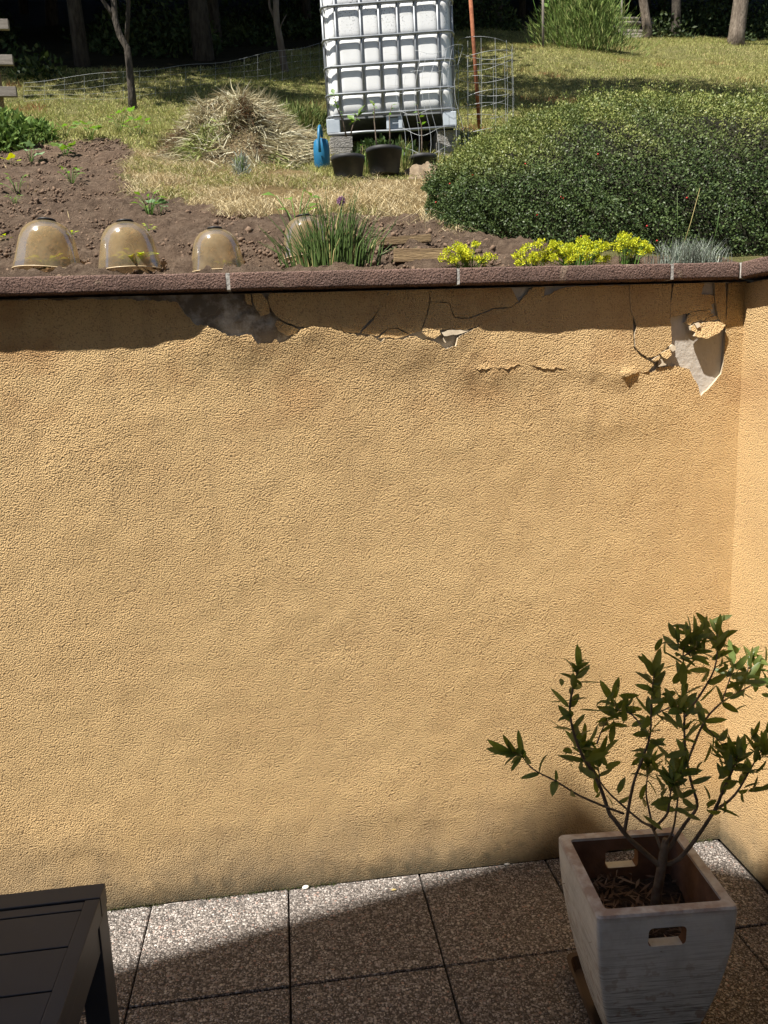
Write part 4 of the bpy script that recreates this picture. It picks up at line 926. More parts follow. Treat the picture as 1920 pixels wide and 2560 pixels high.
# ================================================================ CHIVES, YELLOW FLOWERS, SILVER TUFT, BOARDS
M['chive'] = leafmat('chive_leaf', (.09, .165, .045), (.15, .24, .07), .45, .2)
ch = empty('chive_clump', tuple(gp(830, 668)), 'clump of dark green chives with one mauve flower', 'chives'); chp = ch.location.copy()
mb = MB(); mb2 = MB()
for i in range(340):
    bx_ = random.gauss(0, .072); by = random.gauss(0, .035); h_ = random.uniform(.10, .24)*(1-.9*min(abs(bx_), .2))*(1 if random.random() < .9 else 1.35); lx = bx_*.42+random.gauss(0, .020); ly = by*.4+random.gauss(0, .016)
    a_ = Vector((bx_, by, -.02)); b_ = a_+Vector((lx*.35, ly*.35, h_*.6)); c_ = a_+Vector((lx*1.1, ly, h_)); 
    (mb if random.random() < .93 else mb2).tube([a_, b_, c_], [.0024, .0021, .0007], 4, False)
mb.build('blades', M['chive'], ch, keep_world=False)
M['straw'] = simple('straw', (.36, .30, .12), (.48, .40, .18), 20, .8)
mb2.build('dry_blades', M['straw'], ch, keep_world=False)
fp = Vector(atY(853, 503, chp.y))-chp
MB().tube([(fp.x*.8, .0, 0), (fp.x, 0, fp.z*.6), (fp.x, 0, fp.z)], .0017, 5).build('flower_stem', M['chive'], ch, keep_world=False)
d = rdir(160); d[:, 2] *= 1.15; V, F = quads(np.array(fp)+d*.004, d, unit(np.cross(d, rdir(160))), np.full(160, .015), np.full(160, .005))
fast('flower', V, F, M['tint'], ch, np.repeat(pick(160, [(.42, .25, .40), (.30, .16, .28)], [.6, .4]), 4, 0), keep_world=False)
ylab = ['lime yellow flower clump nearest the edging board', 'lime yellow flower clump left of the big one', 'largest lime yellow flower clump below the hedge', 'loose lime yellow flowers beside the silver tuft']
for (px, py, rx, hz, nb), lab in zip([(1170, 666, .11, .115, 34), (1335, 664, .075, .115, 30), (1440, 664, .125, .135, 70), (1565, 662, .09, .14, 28)], ylab):
    p = gp(px, py); p[1] = .40; p = atY(px, py, .30); p[2] = float(ground(p[0], p[1])); r = empty('yellow_flowers', tuple(p), lab, 'flowers', 'lime yellow flowers along the coping'); mb = MB(); PP = []
    for i in range(nb):
        an = random.uniform(0, 6.28); q_ = random.random()**.5; tip = Vector((math.cos(an)*rx*q_, math.sin(an)*.05*q_, hz*random.uniform(.35, 1.0)*(1-.35*q_*q_)))
        mb.tube([(tip.x*.4, tip.y*.4, -.02), tip*.6, tip], [.0018, .0015, .001], 4, False); PP.append(tip)
    mb.build('stems', M['green'], r, keep_world=False)
    n = nb*70; c0 = np.repeat(np.array(PP), 70, 0); dd_ = rdir(n); P = c0+dd_*rng.uniform(.002, .013, (n, 1))*np.array([1.2, 1.2, .9]); al = unit(dd_+np.array([0, 0, .5])); V, F = quads(P, al, unit(np.cross(al, rdir(n))), rng.uniform(.005, .009, n), rng.uniform(.004, .007, n))
    fast('florets', V, F, M['tint'], r, np.repeat(pick(n, [(.66, .66, .04), (.56, .60, .04), (.42, .50, .05)], [.45, .35, .2], .15), 4, 0), keep_world=False)
p = atY(1725, 652, .31); p[2] = float(ground(p[0], p[1])); st = empty('silver_tuft', tuple(p), 'silvery grey leaved tuft at the foot of the hedge', 'plant'); n = 620
x = rng.normal(0, .062, n); y = rng.normal(0, .02, n); h = rng.uniform(.07, .15, n); V, F, CC = blades(x, y, np.full(n, -.01), h, rng.uniform(.002, .004, n), .45, pick(n, [(.27, .31, .26), (.36, .39, .34), (.18, .22, .16)], [.4, .3, .3]))
fast('blades', V, F, M['tint'], st, CC, keep_world=False)
for k_, (px, py, px2, py2, lab) in enumerate(((1690, 640, 1693, 480, 'tall thin grass stalk before the hedge, above the silver tuft'), (1700, 640, 1750, 470, 'slanting grass stalk with a pale head before the hedge'), (1780, 620, 1800, 520, 'short thin grass stalk at the right of the silver tuft'))):
    a_ = atY(px, py, .38); b_ = atY(px2, py2, .36); o = MB().tube([a_, (a_+b_)/2+np.array([.004, 0, 0]), b_], [.0014, .0012, .0006], 5).build('grass_stalk', M['straw'] if k_ == 1 else M['chive']); tag(o, lab, 'stalk')
M['board'] = simple('weathered_board', (.20, .135, .075), (.34, .24, .13), 3, .85, (30, .004), stretch=(1, 12, 12), c3=(.13, .09, .05), s3=9)
def board(pa, pb, th, hh, label):
    a_ = Vector(gp(*pa)); b_ = Vector(gp(*pb)); c_ = (a_+b_)/2; L_ = (b_-a_).length; o = MB().box((0, 0, 0), (L_, th, hh)).build('edging_board', M['board'], None, .002)
    o.location = c_+Vector((0, 0, hh*.5+.006)); o.rotation_euler = (0, -math.asin((b_.z-a_.z)/L_), math.atan2(b_.y-a_.y, b_.x-a_.x)); tag(o, label, 'board', 'edging boards in the soil')
board((985, 663), (1122, 662), .03, .05, 'weathered edging board lying just behind the coping'); board((940, 622), (1075, 612), .03, .032, 'half buried edging board further up the bed')

# ================================================================ HAY HEAP
hp = gp(612, 402); hay = empty('hay_heap', tuple(hp), 'heap of cut dry grass and weeds left of the white tank', 'heap')
HR = np.array([.52, .44, .35])
def heap_z(x, y): r2 = (x/HR[0])**2+(y/HR[1])**2; return HR[2]*np.clip(1-r2**1.25, 0, 1)**.9*(1+.26*fbm(x*4, y*4, 231, 3))
ga = np.linspace(-1.05, 1.05, 46); A, B = np.meshgrid(ga*HR[0], ga*HR[1]); Z = ground(hp[0]+A, hp[1]+B)-hp[2]+heap_z(A, B)-.03; idx = np.arange(46*46).reshape(46, 46)
M['haycore'] = simple('hay_core', (.10, .07, .04), (.22, .165, .085), 18, .95, (50, .02))
fast('core', np.stack([A, B, Z], -1).reshape(-1, 3), np.stack([idx[:-1, :-1], idx[:-1, 1:], idx[1:, 1:], idx[1:, :-1]], -1).reshape(-1, 4), M['haycore'], hay, smooth=True, keep_world=False)
n = 26000; an = rng.uniform(0, 6.283, n); rr = rng.random(n)**.5*1.08; x = np.cos(an)*rr*HR[0]; y = np.sin(an)*rr*HR[1]; z = ground(hp[0]+x, hp[1]+y)-hp[2]+heap_z(x, y)-rng.random(n)*.03
cl = np.stack([fbm(x*6, y*6, 301, 2), fbm(x*6+9, y*6, 302, 2), .5*fbm(x*6, y*6+9, 303, 2)], -1); fl = unit(np.stack([x*.7, y*.7, -.30*np.ones(n)*np.clip(rr, .3, 1)], -1)+cl*1.3+rdir(n)*.55); sd = unit(np.cross(fl, rdir(n))); Lh = rng.uniform(.05, .20, n)
P = np.stack([x, y, z], -1); Wd = rng.uniform(.0018, .0075, n); k2 = unit(fl+rdir(n)*.45+np.array([0, 0, -.25])); mid = P+fl*(Lh*.5)[:, None]+rng.normal(0, .004, (n, 3)); tip = mid+k2*(Lh*.5)[:, None]; b_ = sd*Wd[:, None]*.5
V = np.stack([P-b_, P+b_, mid+b_, mid-b_, tip], 1).reshape(-1, 3); o_ = np.arange(n)[:, None]*5; F = np.concatenate([o_+np.array([0, 1, 2]), o_+np.array([0, 2, 3]), o_+np.array([3, 2, 4])])
pt = fbm(x*4.2, y*4.2+3, 241, 3); c = pick(n, [(.46, .42, .27), (.36, .31, .19), (.60, .57, .42), (.22, .17, .10)], [.32, .3, .2, .18]); gm = (pt > .28)[:, None] & (rng.random((n, 1)) < .75); c = np.where(gm, pick(n, [(.22, .26, .08), (.31, .33, .13)], [.6, .4]), c); bm_ = (pt < -.55)[:, None] & (rng.random((n, 1)) < .7); c = np.where(bm_, pick(n, [(.22, .13, .075), (.14, .085, .05)], [.6, .4]), c)
fast('stalks', V, F, M['tint_dry'], hay, np.repeat(c, 5, 0), keep_world=False)
for px, py, lab in ((700, 405, 'a'),):
    pass
# long weeds right and left of the heap
weed_clump('tall_weeds', 745, 330, .32, .25, .22, 2600, .09, [(.08, .12, .03), (.12, .15, .04), (.17, .17, .06)], 'tall green weeds between the hay heap and the tank', W=.12, upright=1.6)
weed_clump('tall_weeds', 470, 380, .25, .2, .10, 1200, .07, [(.12, .15, .04), (.22, .20, .08), (.30, .25, .11)], 'low mixed grass at the left foot of the hay heap', W=.12, upright=1.4)
weed_clump('grey_weed', 605, 445, .05, .05, .14, 260, .05, [(.25, .29, .24), (.32, .35, .30)], 'small grey green weed in the dry grass', W=.12, upright=1.6)

# ================================================================ TANK ON BLOCKS
TY = 3.52; tl = atY(846, 338, TY); tw = .965
tank = empty('water_tank', (tl[0]+tw/2, TY+.5, tl[2]+.145), 'white plastic water tank in a grey wire cage on concrete blocks', 'tank'); tank.rotation_euler = (0.0, -.018, -.16)
M['tankplastic'] = None
def tank_mat():
    m, t, p, o = newmat('white_tank_plastic'); q = N(t); v = q.obj(); z = q.sep(v)[2]
    c = q.ramp(q.noise(v, 3, 4).outputs[0], [(.3, (.66, .67, .67)), (.7, (.76, .77, .77))])
    sp = q.ramp(q.noise(v, 75, 3, .6).outputs[0], [(.57, 0.), (.63, 1.)]); pm_ = q.ramp(q.noise(v, 5, 3).outputs[0], [(.45, 0.), (.6, 1.)])
    c = q.mix(q.math('MULTIPLY', q.math('MULTIPLY', sp, q.mapr(pm_, 0, 1, .25, 1)), q.mapr(z, .46, .74, 0, .9)), c, (.06, .06, .055))
    c = q.mix(q.math('MULTIPLY', q.ramp(q.noise(q.scale(v, (.5, .5, 5)), 14, 4).outputs[0], [(.6, 0.), (.7, .35)]), 1), c, (.5, .49, .44))
    q.l(c, p.inputs['Base Color']); p.inputs['Roughness'].default_value = .38; p.inputs['Subsurface Weight'].default_value = .0
    return m
M['tankplastic'] = tank_mat(); M['galv'] = simple('galvanised_tube', (.20, .215, .23), (.30, .315, .33), 14, .45, metal=.5, spec=.5)
rails = [0.012, .160, .350, .540, .760, .955]   # heights of the cage rails above the pallet
vx = [-.475+tw*f for f in (.0, .105, .295, .435, .575, .705, .88, 1.0)]; vx = [v_-.004 for v_ in vx]
# bottle: bulging between the tubes on the front and the left
us = np.linspace(-.46, .46, 150); vs_ = np.linspace(.015, .93, 130); U, Vv = np.meshgrid(us, vs_)
def bulge(U, Vv):
    gx_ = np.ones_like(U); gz_ = np.ones_like(U)
    for i in range(len(vx)-1):
        m_ = (U >= vx[i]) & (U < vx[i+1]); t_ = (U-vx[i])/(vx[i+1]-vx[i]); gx_ = np.where(m_, 1-np.abs(2*t_-1)**6, gx_)
    R_ = rails
    for i in range(len(R_)-1):
        m_ = (Vv >= R_[i]) & (Vv < R_[i+1]); t_ = (Vv-R_[i])/(R_[i+1]-R_[i]); gz_ = np.where(m_, 1-np.abs(2*t_-1)**7, gz_)
    return (np.clip(gx_, 0, 1)**.6)*(np.clip(gz_, 0, 1)**.6)
rc = .09
def shape(U, Vv, half):
    # rounded shoulders and sides
    ex = np.clip((np.abs(U)-(half-rc))/rc, 0, 1); ez = np.clip((Vv-.81)/.12, 0, 1); eb = np.clip((.09-Vv)/.09, 0, 1)
    return -(rc*(1-np.sqrt(np.clip(1-ex**2, 0, 1))) + .13*(1-np.sqrt(np.clip(1-ez**2, 0, 1))) + .05*(1-np.sqrt(np.clip(1-eb**2, 0, 1))))
D = -.472 - (.020*bulge(U, Vv)) - shape(U, Vv, .46); fr = np.stack([U, D, Vv], -1)
def grid(Vg, flip=False):
    a_, b_ = Vg.shape[:2]; idx = np.arange(a_*b_).reshape(a_, b_); F = np.stack([idx[:-1, :-1], idx[:-1, 1:], idx[1:, 1:], idx[1:, :-1]], -1).reshape(-1, 4); return Vg.reshape(-1, 3), (F[:, ::-1] if flip else F)
parts = []
V1, F1 = grid(fr); V3, F3 = grid(np.stack([U, -D, Vv], -1), True)
DS = -.455-(.02*bulge(U, Vv))-shape(U, Vv, .46)
V2_, F2_ = grid(np.stack([DS, -U, Vv], -1)); V4, F4 = grid(np.stack([-DS, U, Vv], -1))
Vt = np.array([(-.46, -.46, .80), (.46, -.46, .80), (.46, .46, .80), (-.46, .46, .80), (-.46, -.46, .90), (.46, -.46, .90), (.46, .46, .90), (-.46, .46, .90)])*np.array([.82, .82, 1]); Vt[:4, :2] *= 1.02
allV = [V1, V2_, V3, V4, Vt]; allF = [F1, F2_, F3, F4, np.array([[4, 5, 6, 7]])]; off = 0; FF = []
for v_, f_ in zip(allV, allF): FF.append(f_+off); off += len(v_)
fast('bottle', np.concatenate(allV), np.concatenate(FF), M['tankplastic'], tank, smooth=True, keep_world=False)
hx_, hy_ = tw/2, .50
for i, z_ in enumerate(rails):
    k_ = .055; P_ = [(-hx_+k_, -hy_), (hx_-k_, -hy_), (hx_-.015, -hy_+.015), (hx_, -hy_+k_), (hx_, hy_-k_), (hx_-k_, hy_), (-hx_+k_, hy_), (-hx_, hy_-k_), (-hx_, -hy_+k_), (-hx_+.015, -hy_+.015), (-hx_+k_, -hy_)]
    MB().tube([(x_, y_-.010, z_) for x_, y_ in P_], .0095, 8, False).build('cage_rail', M['galv'], tank, keep_world=False)
for x_ in vx[1:-1]:
    for y_ in (-hy_+.004, hy_-.004): MB().tube([(x_, y_, rails[0]), (x_, y_, rails[-1])], .0095, 8).build('cage_upright', M['galv'], tank, keep_world=False)
for y_ in np.linspace(-hy_+.09, hy_-.09, 6):
    for x_ in (-hx_+.004, hx_-.004): MB().tube([(x_, y_, rails[0]), (x_, y_, rails[-1])], .0095, 8).build('cage_upright', M['galv'], tank, keep_world=False)
M['palletblue'] = simple('pale_blue_metal', (.38, .43, .48), (.50, .55, .60), 10, .5, metal=.2)
for x_ in (-hx_+.045, 0.02, hx_-.05):
    for y_ in (-hy_+.03, hy_-.03):
        f_ = MB()
        if abs(x_) < .1: f_.box((x_-.045, y_, -.055), (.03, .06, .09)).box((x_+.045, y_, -.055), (.03, .06, .09)).box((x_, y_+.01, -.055), (.08, .03, .09))
        else: f_.box((x_, y_, -.055), (.10, .08, .10))
        f_.build('pallet_foot', M['palletblue'], tank, .006, False)
MB().box((0, 0, -.004), (tw-.02, .98, .012)).build('pallet_deck', M['galv'], tank, keep_world=False)
for y_ in (-hy_-.005, 0, hy_): MB().tube([(-hx_, y_, -.113), (-hx_*.4, y_, -.109), (0, y_, -.115), (hx_, y_, -.112)], .011, 7).build('pallet_runner', M['galv'], tank, keep_world=False)
M['greenhose'] = simple('green_cloth', (.02, .09, .06), (.03, .12, .08), 20, .7)
lid = MB().lathe([(.0, .05), (.075, .05), (.085, .04), (.09, 0)], 20, (0.06, -.15, .90)).build('lid', M['greenhose'], tank, keep_world=False)
# concrete blocks under it
M['block'] = simple('grey_concrete_block', (.20, .19, .175), (.31, .295, .275), 30, .95, (90, .012), c3=(.11, .10, .095), s3=60)
def block(px, py, w_, h_, d_, Y, label, rz=0):
    p = atY(px, py, Y); o = MB().box((0, 0, h_/2), (w_, d_, h_)).build('concrete_block', M['block'], None, .003); o.location = p; o.rotation_euler = (0, -.05, rz); tag(o, label, 'block', 'concrete blocks under the tank')
    return p
bh = .078
for side, px, ptop in (('left', 854, 342), ('right', 1120, 326)):
    for k_ in range(3):
        p = atY(px, ptop, TY); zz = p[2]-bh*(k_+1)-.002*k_
        o = MB().box((0, 0, bh/2), (.165-.004*(k_ == 1), .42, bh)).build('concrete_block', M['block'], None, .003); o.location = (p[0]+rng.uniform(-.004, .004), TY+.20, zz); o.rotation_euler = (0, -.03, rng.uniform(-.02, .02))
        tag(o, f"{['top', 'middle', 'bottom'][k_]} grey concrete block of the {side} stack under the tank", 'block', 'concrete blocks under the tank')
        o2 = o.copy(); COL.objects.link(o2); o2.location = (p[0], TY+.78, zz); o2['label'] = f"{['top', 'middle', 'bottom'][k_]} grey concrete block of the {side} rear stack behind the front blocks"
# pots
M['pot'] = simple('black_pot_plastic', (.016, .016, .017), (.030, .030, .032), 7, .6, c3=(.07, .065, .06), s3=4, spec=.3)
def pot(px, pyb, wtop, h_, label):
    p = gp(px, pyb); r = empty('plant_pot', tuple(p), label, 'pot', 'black plastic plant pots'); R_ = wtop/2
    MB().lathe([(0, 0), (R_*.78, 0), (R_*.80, .005), (R_*.97, h_-.03), (R_*1.0, h_-.03), (R_*1.02, h_), (R_*.96, h_), (R_*.93, h_-.05), (0, h_-.05)], 28).build('pot_body', M['pot'], r, keep_world=False)
    MB().lathe([(R_*.92, h_-.045), (R_*.5, h_-.035), (0, h_-.03)], 20).build('soil', M['potsoil'], r, keep_world=False)
    return p, h_
def sapling(p, h0, pxs, Y, label, nl, L=.05):
    P_ = [atY(a_, b_, Y) for a_, b_ in pxs]; r = empty('sapling', tuple(P_[0]), label, 'sapling', 'young saplings in the pots'); Q_ = [Vector(q_)-Vector(P_[0]) for q_ in P_]
    MB().tube(Q_, [.006-.004*i/(len(Q_)-1) for i in range(len(Q_))], 6).build('stem', M['stem'], r, keep_world=False)
    key = ('sap', L)
    if key not in SL: SL[key] = [small_leaf('leaf', L*f, L*.5*f, M['green']) for f in (1, .75)]
    for i in range(nl):
        f = .45+.55*random.random(); j = min(int(f*(len(Q_)-1)), len(Q_)-2); q_ = Q_[j].lerp(Q_[j+1], f*(len(Q_)-1)-j); o = bpy.data.objects.new('leaf', random.choice(SL[key])); COL.objects.link(o); o.parent = r
        o.matrix_basis = orient(q_, (random.gauss(0, 1), random.gauss(0, .6), random.uniform(-.3, .8)), (random.gauss(0, .5), -.5, 1), random.uniform(.7, 1.2))
    return r
def s2(x, y): return (600+.42195*x, .42195*y)
pa, h_ = pot(872, 452, .208, .135, 'tilted black pot below the left concrete blocks'); sapling(pa, h_, [s2(716, 920), s2(720, 880), s2(716, 860)], pa[1], 'short stub sapling in the left black pot', 3, .03)
pb_, h2 = pot(962, 440, .232, .160, 'largest black pot in the middle before the tank'); sapling(pb_, h2, [s2(812, 890), s2(806, 820), s2(796, 720), s2(795, 640), s2(790, 610)], pb_[1], 'slim sapling in the middle black pot', 9, .045)
sapling(pb_, h2, [s2(890, 880), s2(888, 780), s2(885, 690), s2(900, 620)], pb_[1]+.03, 'second slim sapling right of the first in the middle pot', 6, .04)
sapling(pa, h_, [s2(630, 810), s2(610, 720), s2(575, 640), s2(558, 560)], pa[1]+.25, 'leaning sapling before the lower left tank corner', 12, .055)
sapling(pa, h_, [s2(655, 800), s2(670, 740), s2(700, 680)], pa[1]+.25, 'leafy sapling with big green leaves before the tank foot', 12, .075)
pc_, h3 = pot(1058, 424, .19, .085, 'low black pot half hidden by the sack'); sapling(pc_, h3, [s2(1075, 950), s2(1078, 850), s2(1075, 740), s2(1060, 690), s2(1050, 620)], pc_[1], 'slim sapling in the right black pot', 7, .045)
weed_clump('pot_weeds', 918, 436, .05, .04, .15, 120, .07, [(.18, .20, .06), (.26, .24, .09)], 'thin weeds between the two larger pots', W=.1, upright=2)
weed_clump('pot_weeds', 1012, 432, .05, .04, .18, 140, .07, [(.18, .20, .06), (.26, .24, .09)], 'thin weeds between the middle pot and the sack', W=.1, upright=2)
weed_clump('shade_weeds', 965, 398, .25, .18, .14, 500, .06, [(.06, .10, .03), (.04, .07, .02)], 'dark green weeds in the shade below the tank', W=.5, upright=.8)
# sack
M['sack'] = simple('burlap', (.15, .11, .07), (.26, .20, .135), 20, .95, (150, .004))
sp_ = gp(1062, 440); A, B = np.meshgrid(np.linspace(-1, 1, 50), np.linspace(-1, 1, 40)); f_ = np.clip(1-np.abs(A)**2.4, 0, 1)**.6*np.clip(1-np.abs(B)**2.2, 0, 1)**.6
X_ = A*.14; Y_ = B*.10+.02*A; Z_ = ground(sp_[0]+X_, sp_[1]+Y_)-sp_[2]+f_*(.055+.032*np.sin(A*7+B*4)+.018*fbm(A*4, B*4, 251, 3))-.01
idx = np.arange(2000).reshape(40, 50); o = fast('burlap_sack', np.stack([X_, Y_, Z_], -1).reshape(-1, 3), np.stack([idx[:-1, :-1], idx[:-1, 1:], idx[1:, 1:], idx[1:, :-1]], -1).reshape(-1, 4), M['sack'], smooth=True); o.location = sp_; tag(o, 'crumpled beige burlap sack beside the hedge', 'sack')
# watering can
M['blue'] = simple('blue_plastic', (.012, .12, .25), (.02, .17, .32), 6, .45, spec=.4)
wp_ = gp(806, 424); wc = empty('watering_can', tuple(wp_), 'blue plastic watering can left of the concrete blocks', 'watering can', rz=1.35); wc.scale = (.82, .82, .82)
MB().lathe([(0, 0), (.058, 0), (.064, .01), (.067, .15), (.060, .215), (.045, .23), (.040, .225)], 24).build('body', M['blue'], wc, keep_world=False)
hd = [(.02+.09*math.cos(t_), 0, .20+.125*math.sin(t_)) for t_ in np.linspace(-.75, 2.6, 16)]; MB().tube([(-x_, 0, z_) for x_, y_, z_ in hd], .012, 8).build('handle', M['blue'], wc, keep_world=False)
MB().tube([(.07, 0, .04), (.13, 0, .12), (.20, 0, .22)], [.02, .015, .011], 8).build('spout', M['blue'], wc, keep_world=False); MB().lathe([(.0, .0), (.022, 0), (.026, .012), (.012, .03)], 14, (.205, 0, .215)).build('rose', M['blue'], wc, keep_world=False)
# rusty pole and wire
M['rust'] = simple('rusted_iron', (.22, .075, .035), (.34, .13, .065), 30, .9, (80, .002), c3=(.14, .05, .03), s3=14)
a_ = gp(1200, 330); b_ = atY(1172, -60, a_[1]-.15); o = MB().tube([a_-np.array([0, 0, .05]), (a_+b_)/2, b_], .0165, 10).build('rusty_pole', M['rust']); tag(o, 'slanting rust red iron pole right of the tank', 'pole')
M['wire'] = simple('galvanised_wire', (.36, .38, .39), (.5, .52, .53), 20, .5, metal=.4)
wr = atY(1212, 330, 3.75); wr[2] = float(ground(wr[0], wr[1])); roll = empty('wire_mesh_roll', tuple(wr), 'standing roll of galvanised wire mesh around the rusty pole', 'wire mesh'); mb = MB(); RW = .225; HW = .72
for k_ in range(9):
    z_ = .02+HW*k_/8; tl_ = .035*math.sin(k_*2.1); mb.tube([((RW+.016*math.sin(5*t_+k_))*math.cos(t_), (RW*.9)*math.sin(t_), z_+tl_*math.cos(t_)) for t_ in np.linspace(0, 2*math.pi*1.12, 34)], .0015, 4, False)
mb.build('ring_wires', M['wire'], roll, keep_world=False); mb = MB()
for k_ in range(13):
    t_ = 2*math.pi*k_/13; mb.tube([(RW*math.cos(t_), RW*.9*math.sin(t_), 0), (RW*1.03*math.cos(t_+.05), RW*.9*math.sin(t_+.05), HW*.5), (RW*.98*math.cos(t_+.03), RW*.9*math.sin(t_+.03), HW+.02)], .0013, 4, False)
mb.build('upright_wires', M['wire'], roll, keep_world=False)
wsheet = empty('wire_mesh_sheet', tuple(gp(1075, 418)), 'loose bent wire mesh leaning against the right of the tank', 'wire mesh'); mb = MB(); yb_ = TY-.20
def wpt(u, v): return Vector(atY(1000+u*150+10*math.sin(v*7), 425-v*300+8*math.sin(u*5), yb_-.12*math.sin(u*3.0)+.12*v))-wsheet.location
for k_ in range(7): mb.tube([wpt(u, k_/6+.02*math.sin(u*9+k_)) for u in np.linspace(0 if k_ < 5 else .2, 1, 16)], .0012, 4, False)
for k_ in range(8): mb.tube([wpt(k_/7+.03*math.sin(v*5+k_*2), v) for v in np.linspace(0, 1.0 if k_ > 1 else .8, 14)], .0012, 4, False)
mb.build('mesh_wires', M['wire'], wsheet, keep_world=False)
# wire fence behind
fpx = [(60, 260), (320, 250), (520, 232), (700, 205), (820, 185)]; ftop = [(60, 205), (320, 178), (520, 160), (700, 128), (820, 106)]
gpt = [gp(*p) for p in fpx]; fen = empty('wire_fence', tuple(gpt[2]), 'low wire mesh fence crossing the meadow behind the hay heap', 'fence'); mb = MB(); FL = Vector(gpt[2])
tops = [atY(a_, b_, g_[1]) for (a_, b_), g_ in zip(ftop, gpt)]
def fpt(u, v):
    s_ = u*(len(gpt)-1); i = min(int(s_), len(gpt)-2); f_ = s_-i; lo = gpt[i]*(1-f_)+gpt[i+1]*f_; hi = tops[i]*(1-f_)+tops[i+1]*f_; return Vector(lo*(1-v)+hi*v)-FL
for k_ in range(5): mb.tube([fpt(u, .1+.9*k_/4)+Vector((0, 0, .012*math.sin(u*23+k_))) for u in np.linspace(0, 1, 40)], .0015 if k_ == 4 else .0009, 4, False)
mb.build('line_wires', M['wire'], fen, keep_world=False); mb = MB()
for u in np.linspace(0, 1, 22): mb.tube([fpt(u, 0), fpt(u, 1.0)], .0009, 4, False)
mb.build('stay_wires', M['wire'], fen, keep_world=False)
# wooden fence end at the left
M['greywood'] = simple('grey_weathered_wood', (.15, .13, .11), (.27, .24, .205), 3, .9, (40, .004), stretch=(1, 14, 14))
M['brownwood'] = simple('brown_post_wood', (.16, .11, .07), (.26, .19, .12), 4, .9, (40, .004), stretch=(14, 14, 1))
pf = gp(8, 330); wf = empty('wooden_fence', tuple(pf), 'weathered wooden rail fence end at the left edge', 'fence')
topf = atY(2, 40, pf[1]); MB().tube([(0, 0, -.1), (0, 0, .4), (-.01, 0, topf[2]-pf[2]-.02)], .032, 10).build('post', M['brownwood'], wf, keep_world=False)
for py, pxe in ((62, 22), (151, 33), (230, 42)):
    e_ = atY(pxe, py, pf[1]-.05)-pf; MB().box((e_[0]-.75, e_[1], e_[2]), (1.5, .035, .075)).build('rail', M['greywood'], wf, .003, False)

# ================================================================ TREES, WOOD, FAR THINGS
M['bark'] = simple('grey_bark', (.11, .085, .065), (.22, .18, .14), 6, .95, (18, .03), stretch=(3, 3, .7))
M['darkbark'] = simple('dark_bark', (.035, .028, .022), (.085, .07, .055), 8, .95, (22, .02), stretch=(3, 3, .8))
M['woodleaf'] = tintmat('tree_leaf', .6, .12, .2)
def crown_mesh(nm, n_, rx, ry, rz, L, cols, clumps=26):
    cc = rdir(clumps)*rng.uniform(.35, .95, (clumps, 1))*np.array([rx, ry, rz]); ci = rng.integers(0, clumps, n_); P_ = cc[ci]+rng.normal(0, .30, (n_, 3))*np.array([rx, ry, rz])*.75
    al_ = unit(rdir(n_)+np.array([0, 0, -.2])); sd_ = unit(np.cross(al_, unit(rdir(n_)*.7+np.array([0, 0, 1.0])))); V_, F_ = quads(P_, al_, sd_, rng.uniform(.7, 1.3, n_)*L, rng.uniform(.7, 1.2, n_)*L*.6)
    o = fast(nm, V_, F_, M['woodleaf'], None, np.repeat(pick(n_, cols, [1/len(cols)]*len(cols)), 4, 0)); me = o.data; bpy.data.objects.remove(o); return me
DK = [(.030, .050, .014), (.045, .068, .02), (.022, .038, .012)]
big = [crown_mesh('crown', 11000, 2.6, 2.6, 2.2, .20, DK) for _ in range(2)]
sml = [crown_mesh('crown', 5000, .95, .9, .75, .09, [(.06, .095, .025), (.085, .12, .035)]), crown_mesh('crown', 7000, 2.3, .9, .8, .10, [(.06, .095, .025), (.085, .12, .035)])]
def tree(name, base, path, radii, label, mat, crown=None, cz=3.0, group=None, cofs=(0, 0), limbs=()):
    r = empty(name, tuple(base), label, 'tree', group); MB().tube(path, radii, 10).build('trunk', mat, r, keep_world=False)
    for lp, lr in limbs: MB().tube(lp, lr, 7).build('limb', mat, r, keep_world=False)
    if crown is not None:
        o = bpy.data.objects.new('crown', crown); COL.objects.link(o); o.parent = r; o.location = (cofs[0], cofs[1], cz); o.rotation_euler = (0, 0, rng.uniform(-.4, .4) if crown in sml else rng.uniform(0, 6.28))
    return r
def vpath(base, pxs, Y): return [tuple(Vector(atY(a_, b_, Y))-Vector(base)) for a_, b_ in pxs]
# thin fruit tree left of the heap
b1 = gp(332, 276); Y1 = b1[1]
tree('fruit_tree', b1, [(0, 0, -.1)]+vpath(b1, [(329, 230), (324, 170), (318, 120), (300, 90), (288, 50), (284, 0), (280, -60), (276, -140)], Y1), [.050, .038, .034, .033, .032, .030, .028, .025, .022, .018], 'thin dark fruit tree forking behind the bed at left', M['darkbark'], sml[0], 2.5, limbs=((vpath(b1, [(288, 50), (270, 20), (250, -10), (220, -70)], Y1), [.022, .02, .018, .012]), (vpath(b1, [(316, 115), (320, 50), (322, -20), (330, -120)], Y1+.1), [.024, .022, .020, .014])))
b2 = gp(716, 182); Y2 = b2[1]
tree('fruit_tree', b2, [(0, 0, -.1)]+vpath(b2, [(708, 150), (700, 100), (692, 60), (690, 20), (690, -60)], Y2), [.055, .05, .045, .042, .04, .036, .03], 'thin grey fruit tree left of the white tank', M['bark'], sml[0], 2.7, limbs=((vpath(b2, [(694, 70), (684, 40), (674, 18), (670, -40)], Y2), [.022, .02, .016, .01]), (vpath(b2, [(696, 80), (706, 55), (716, 36)], Y2), [.010, .008, .005])))
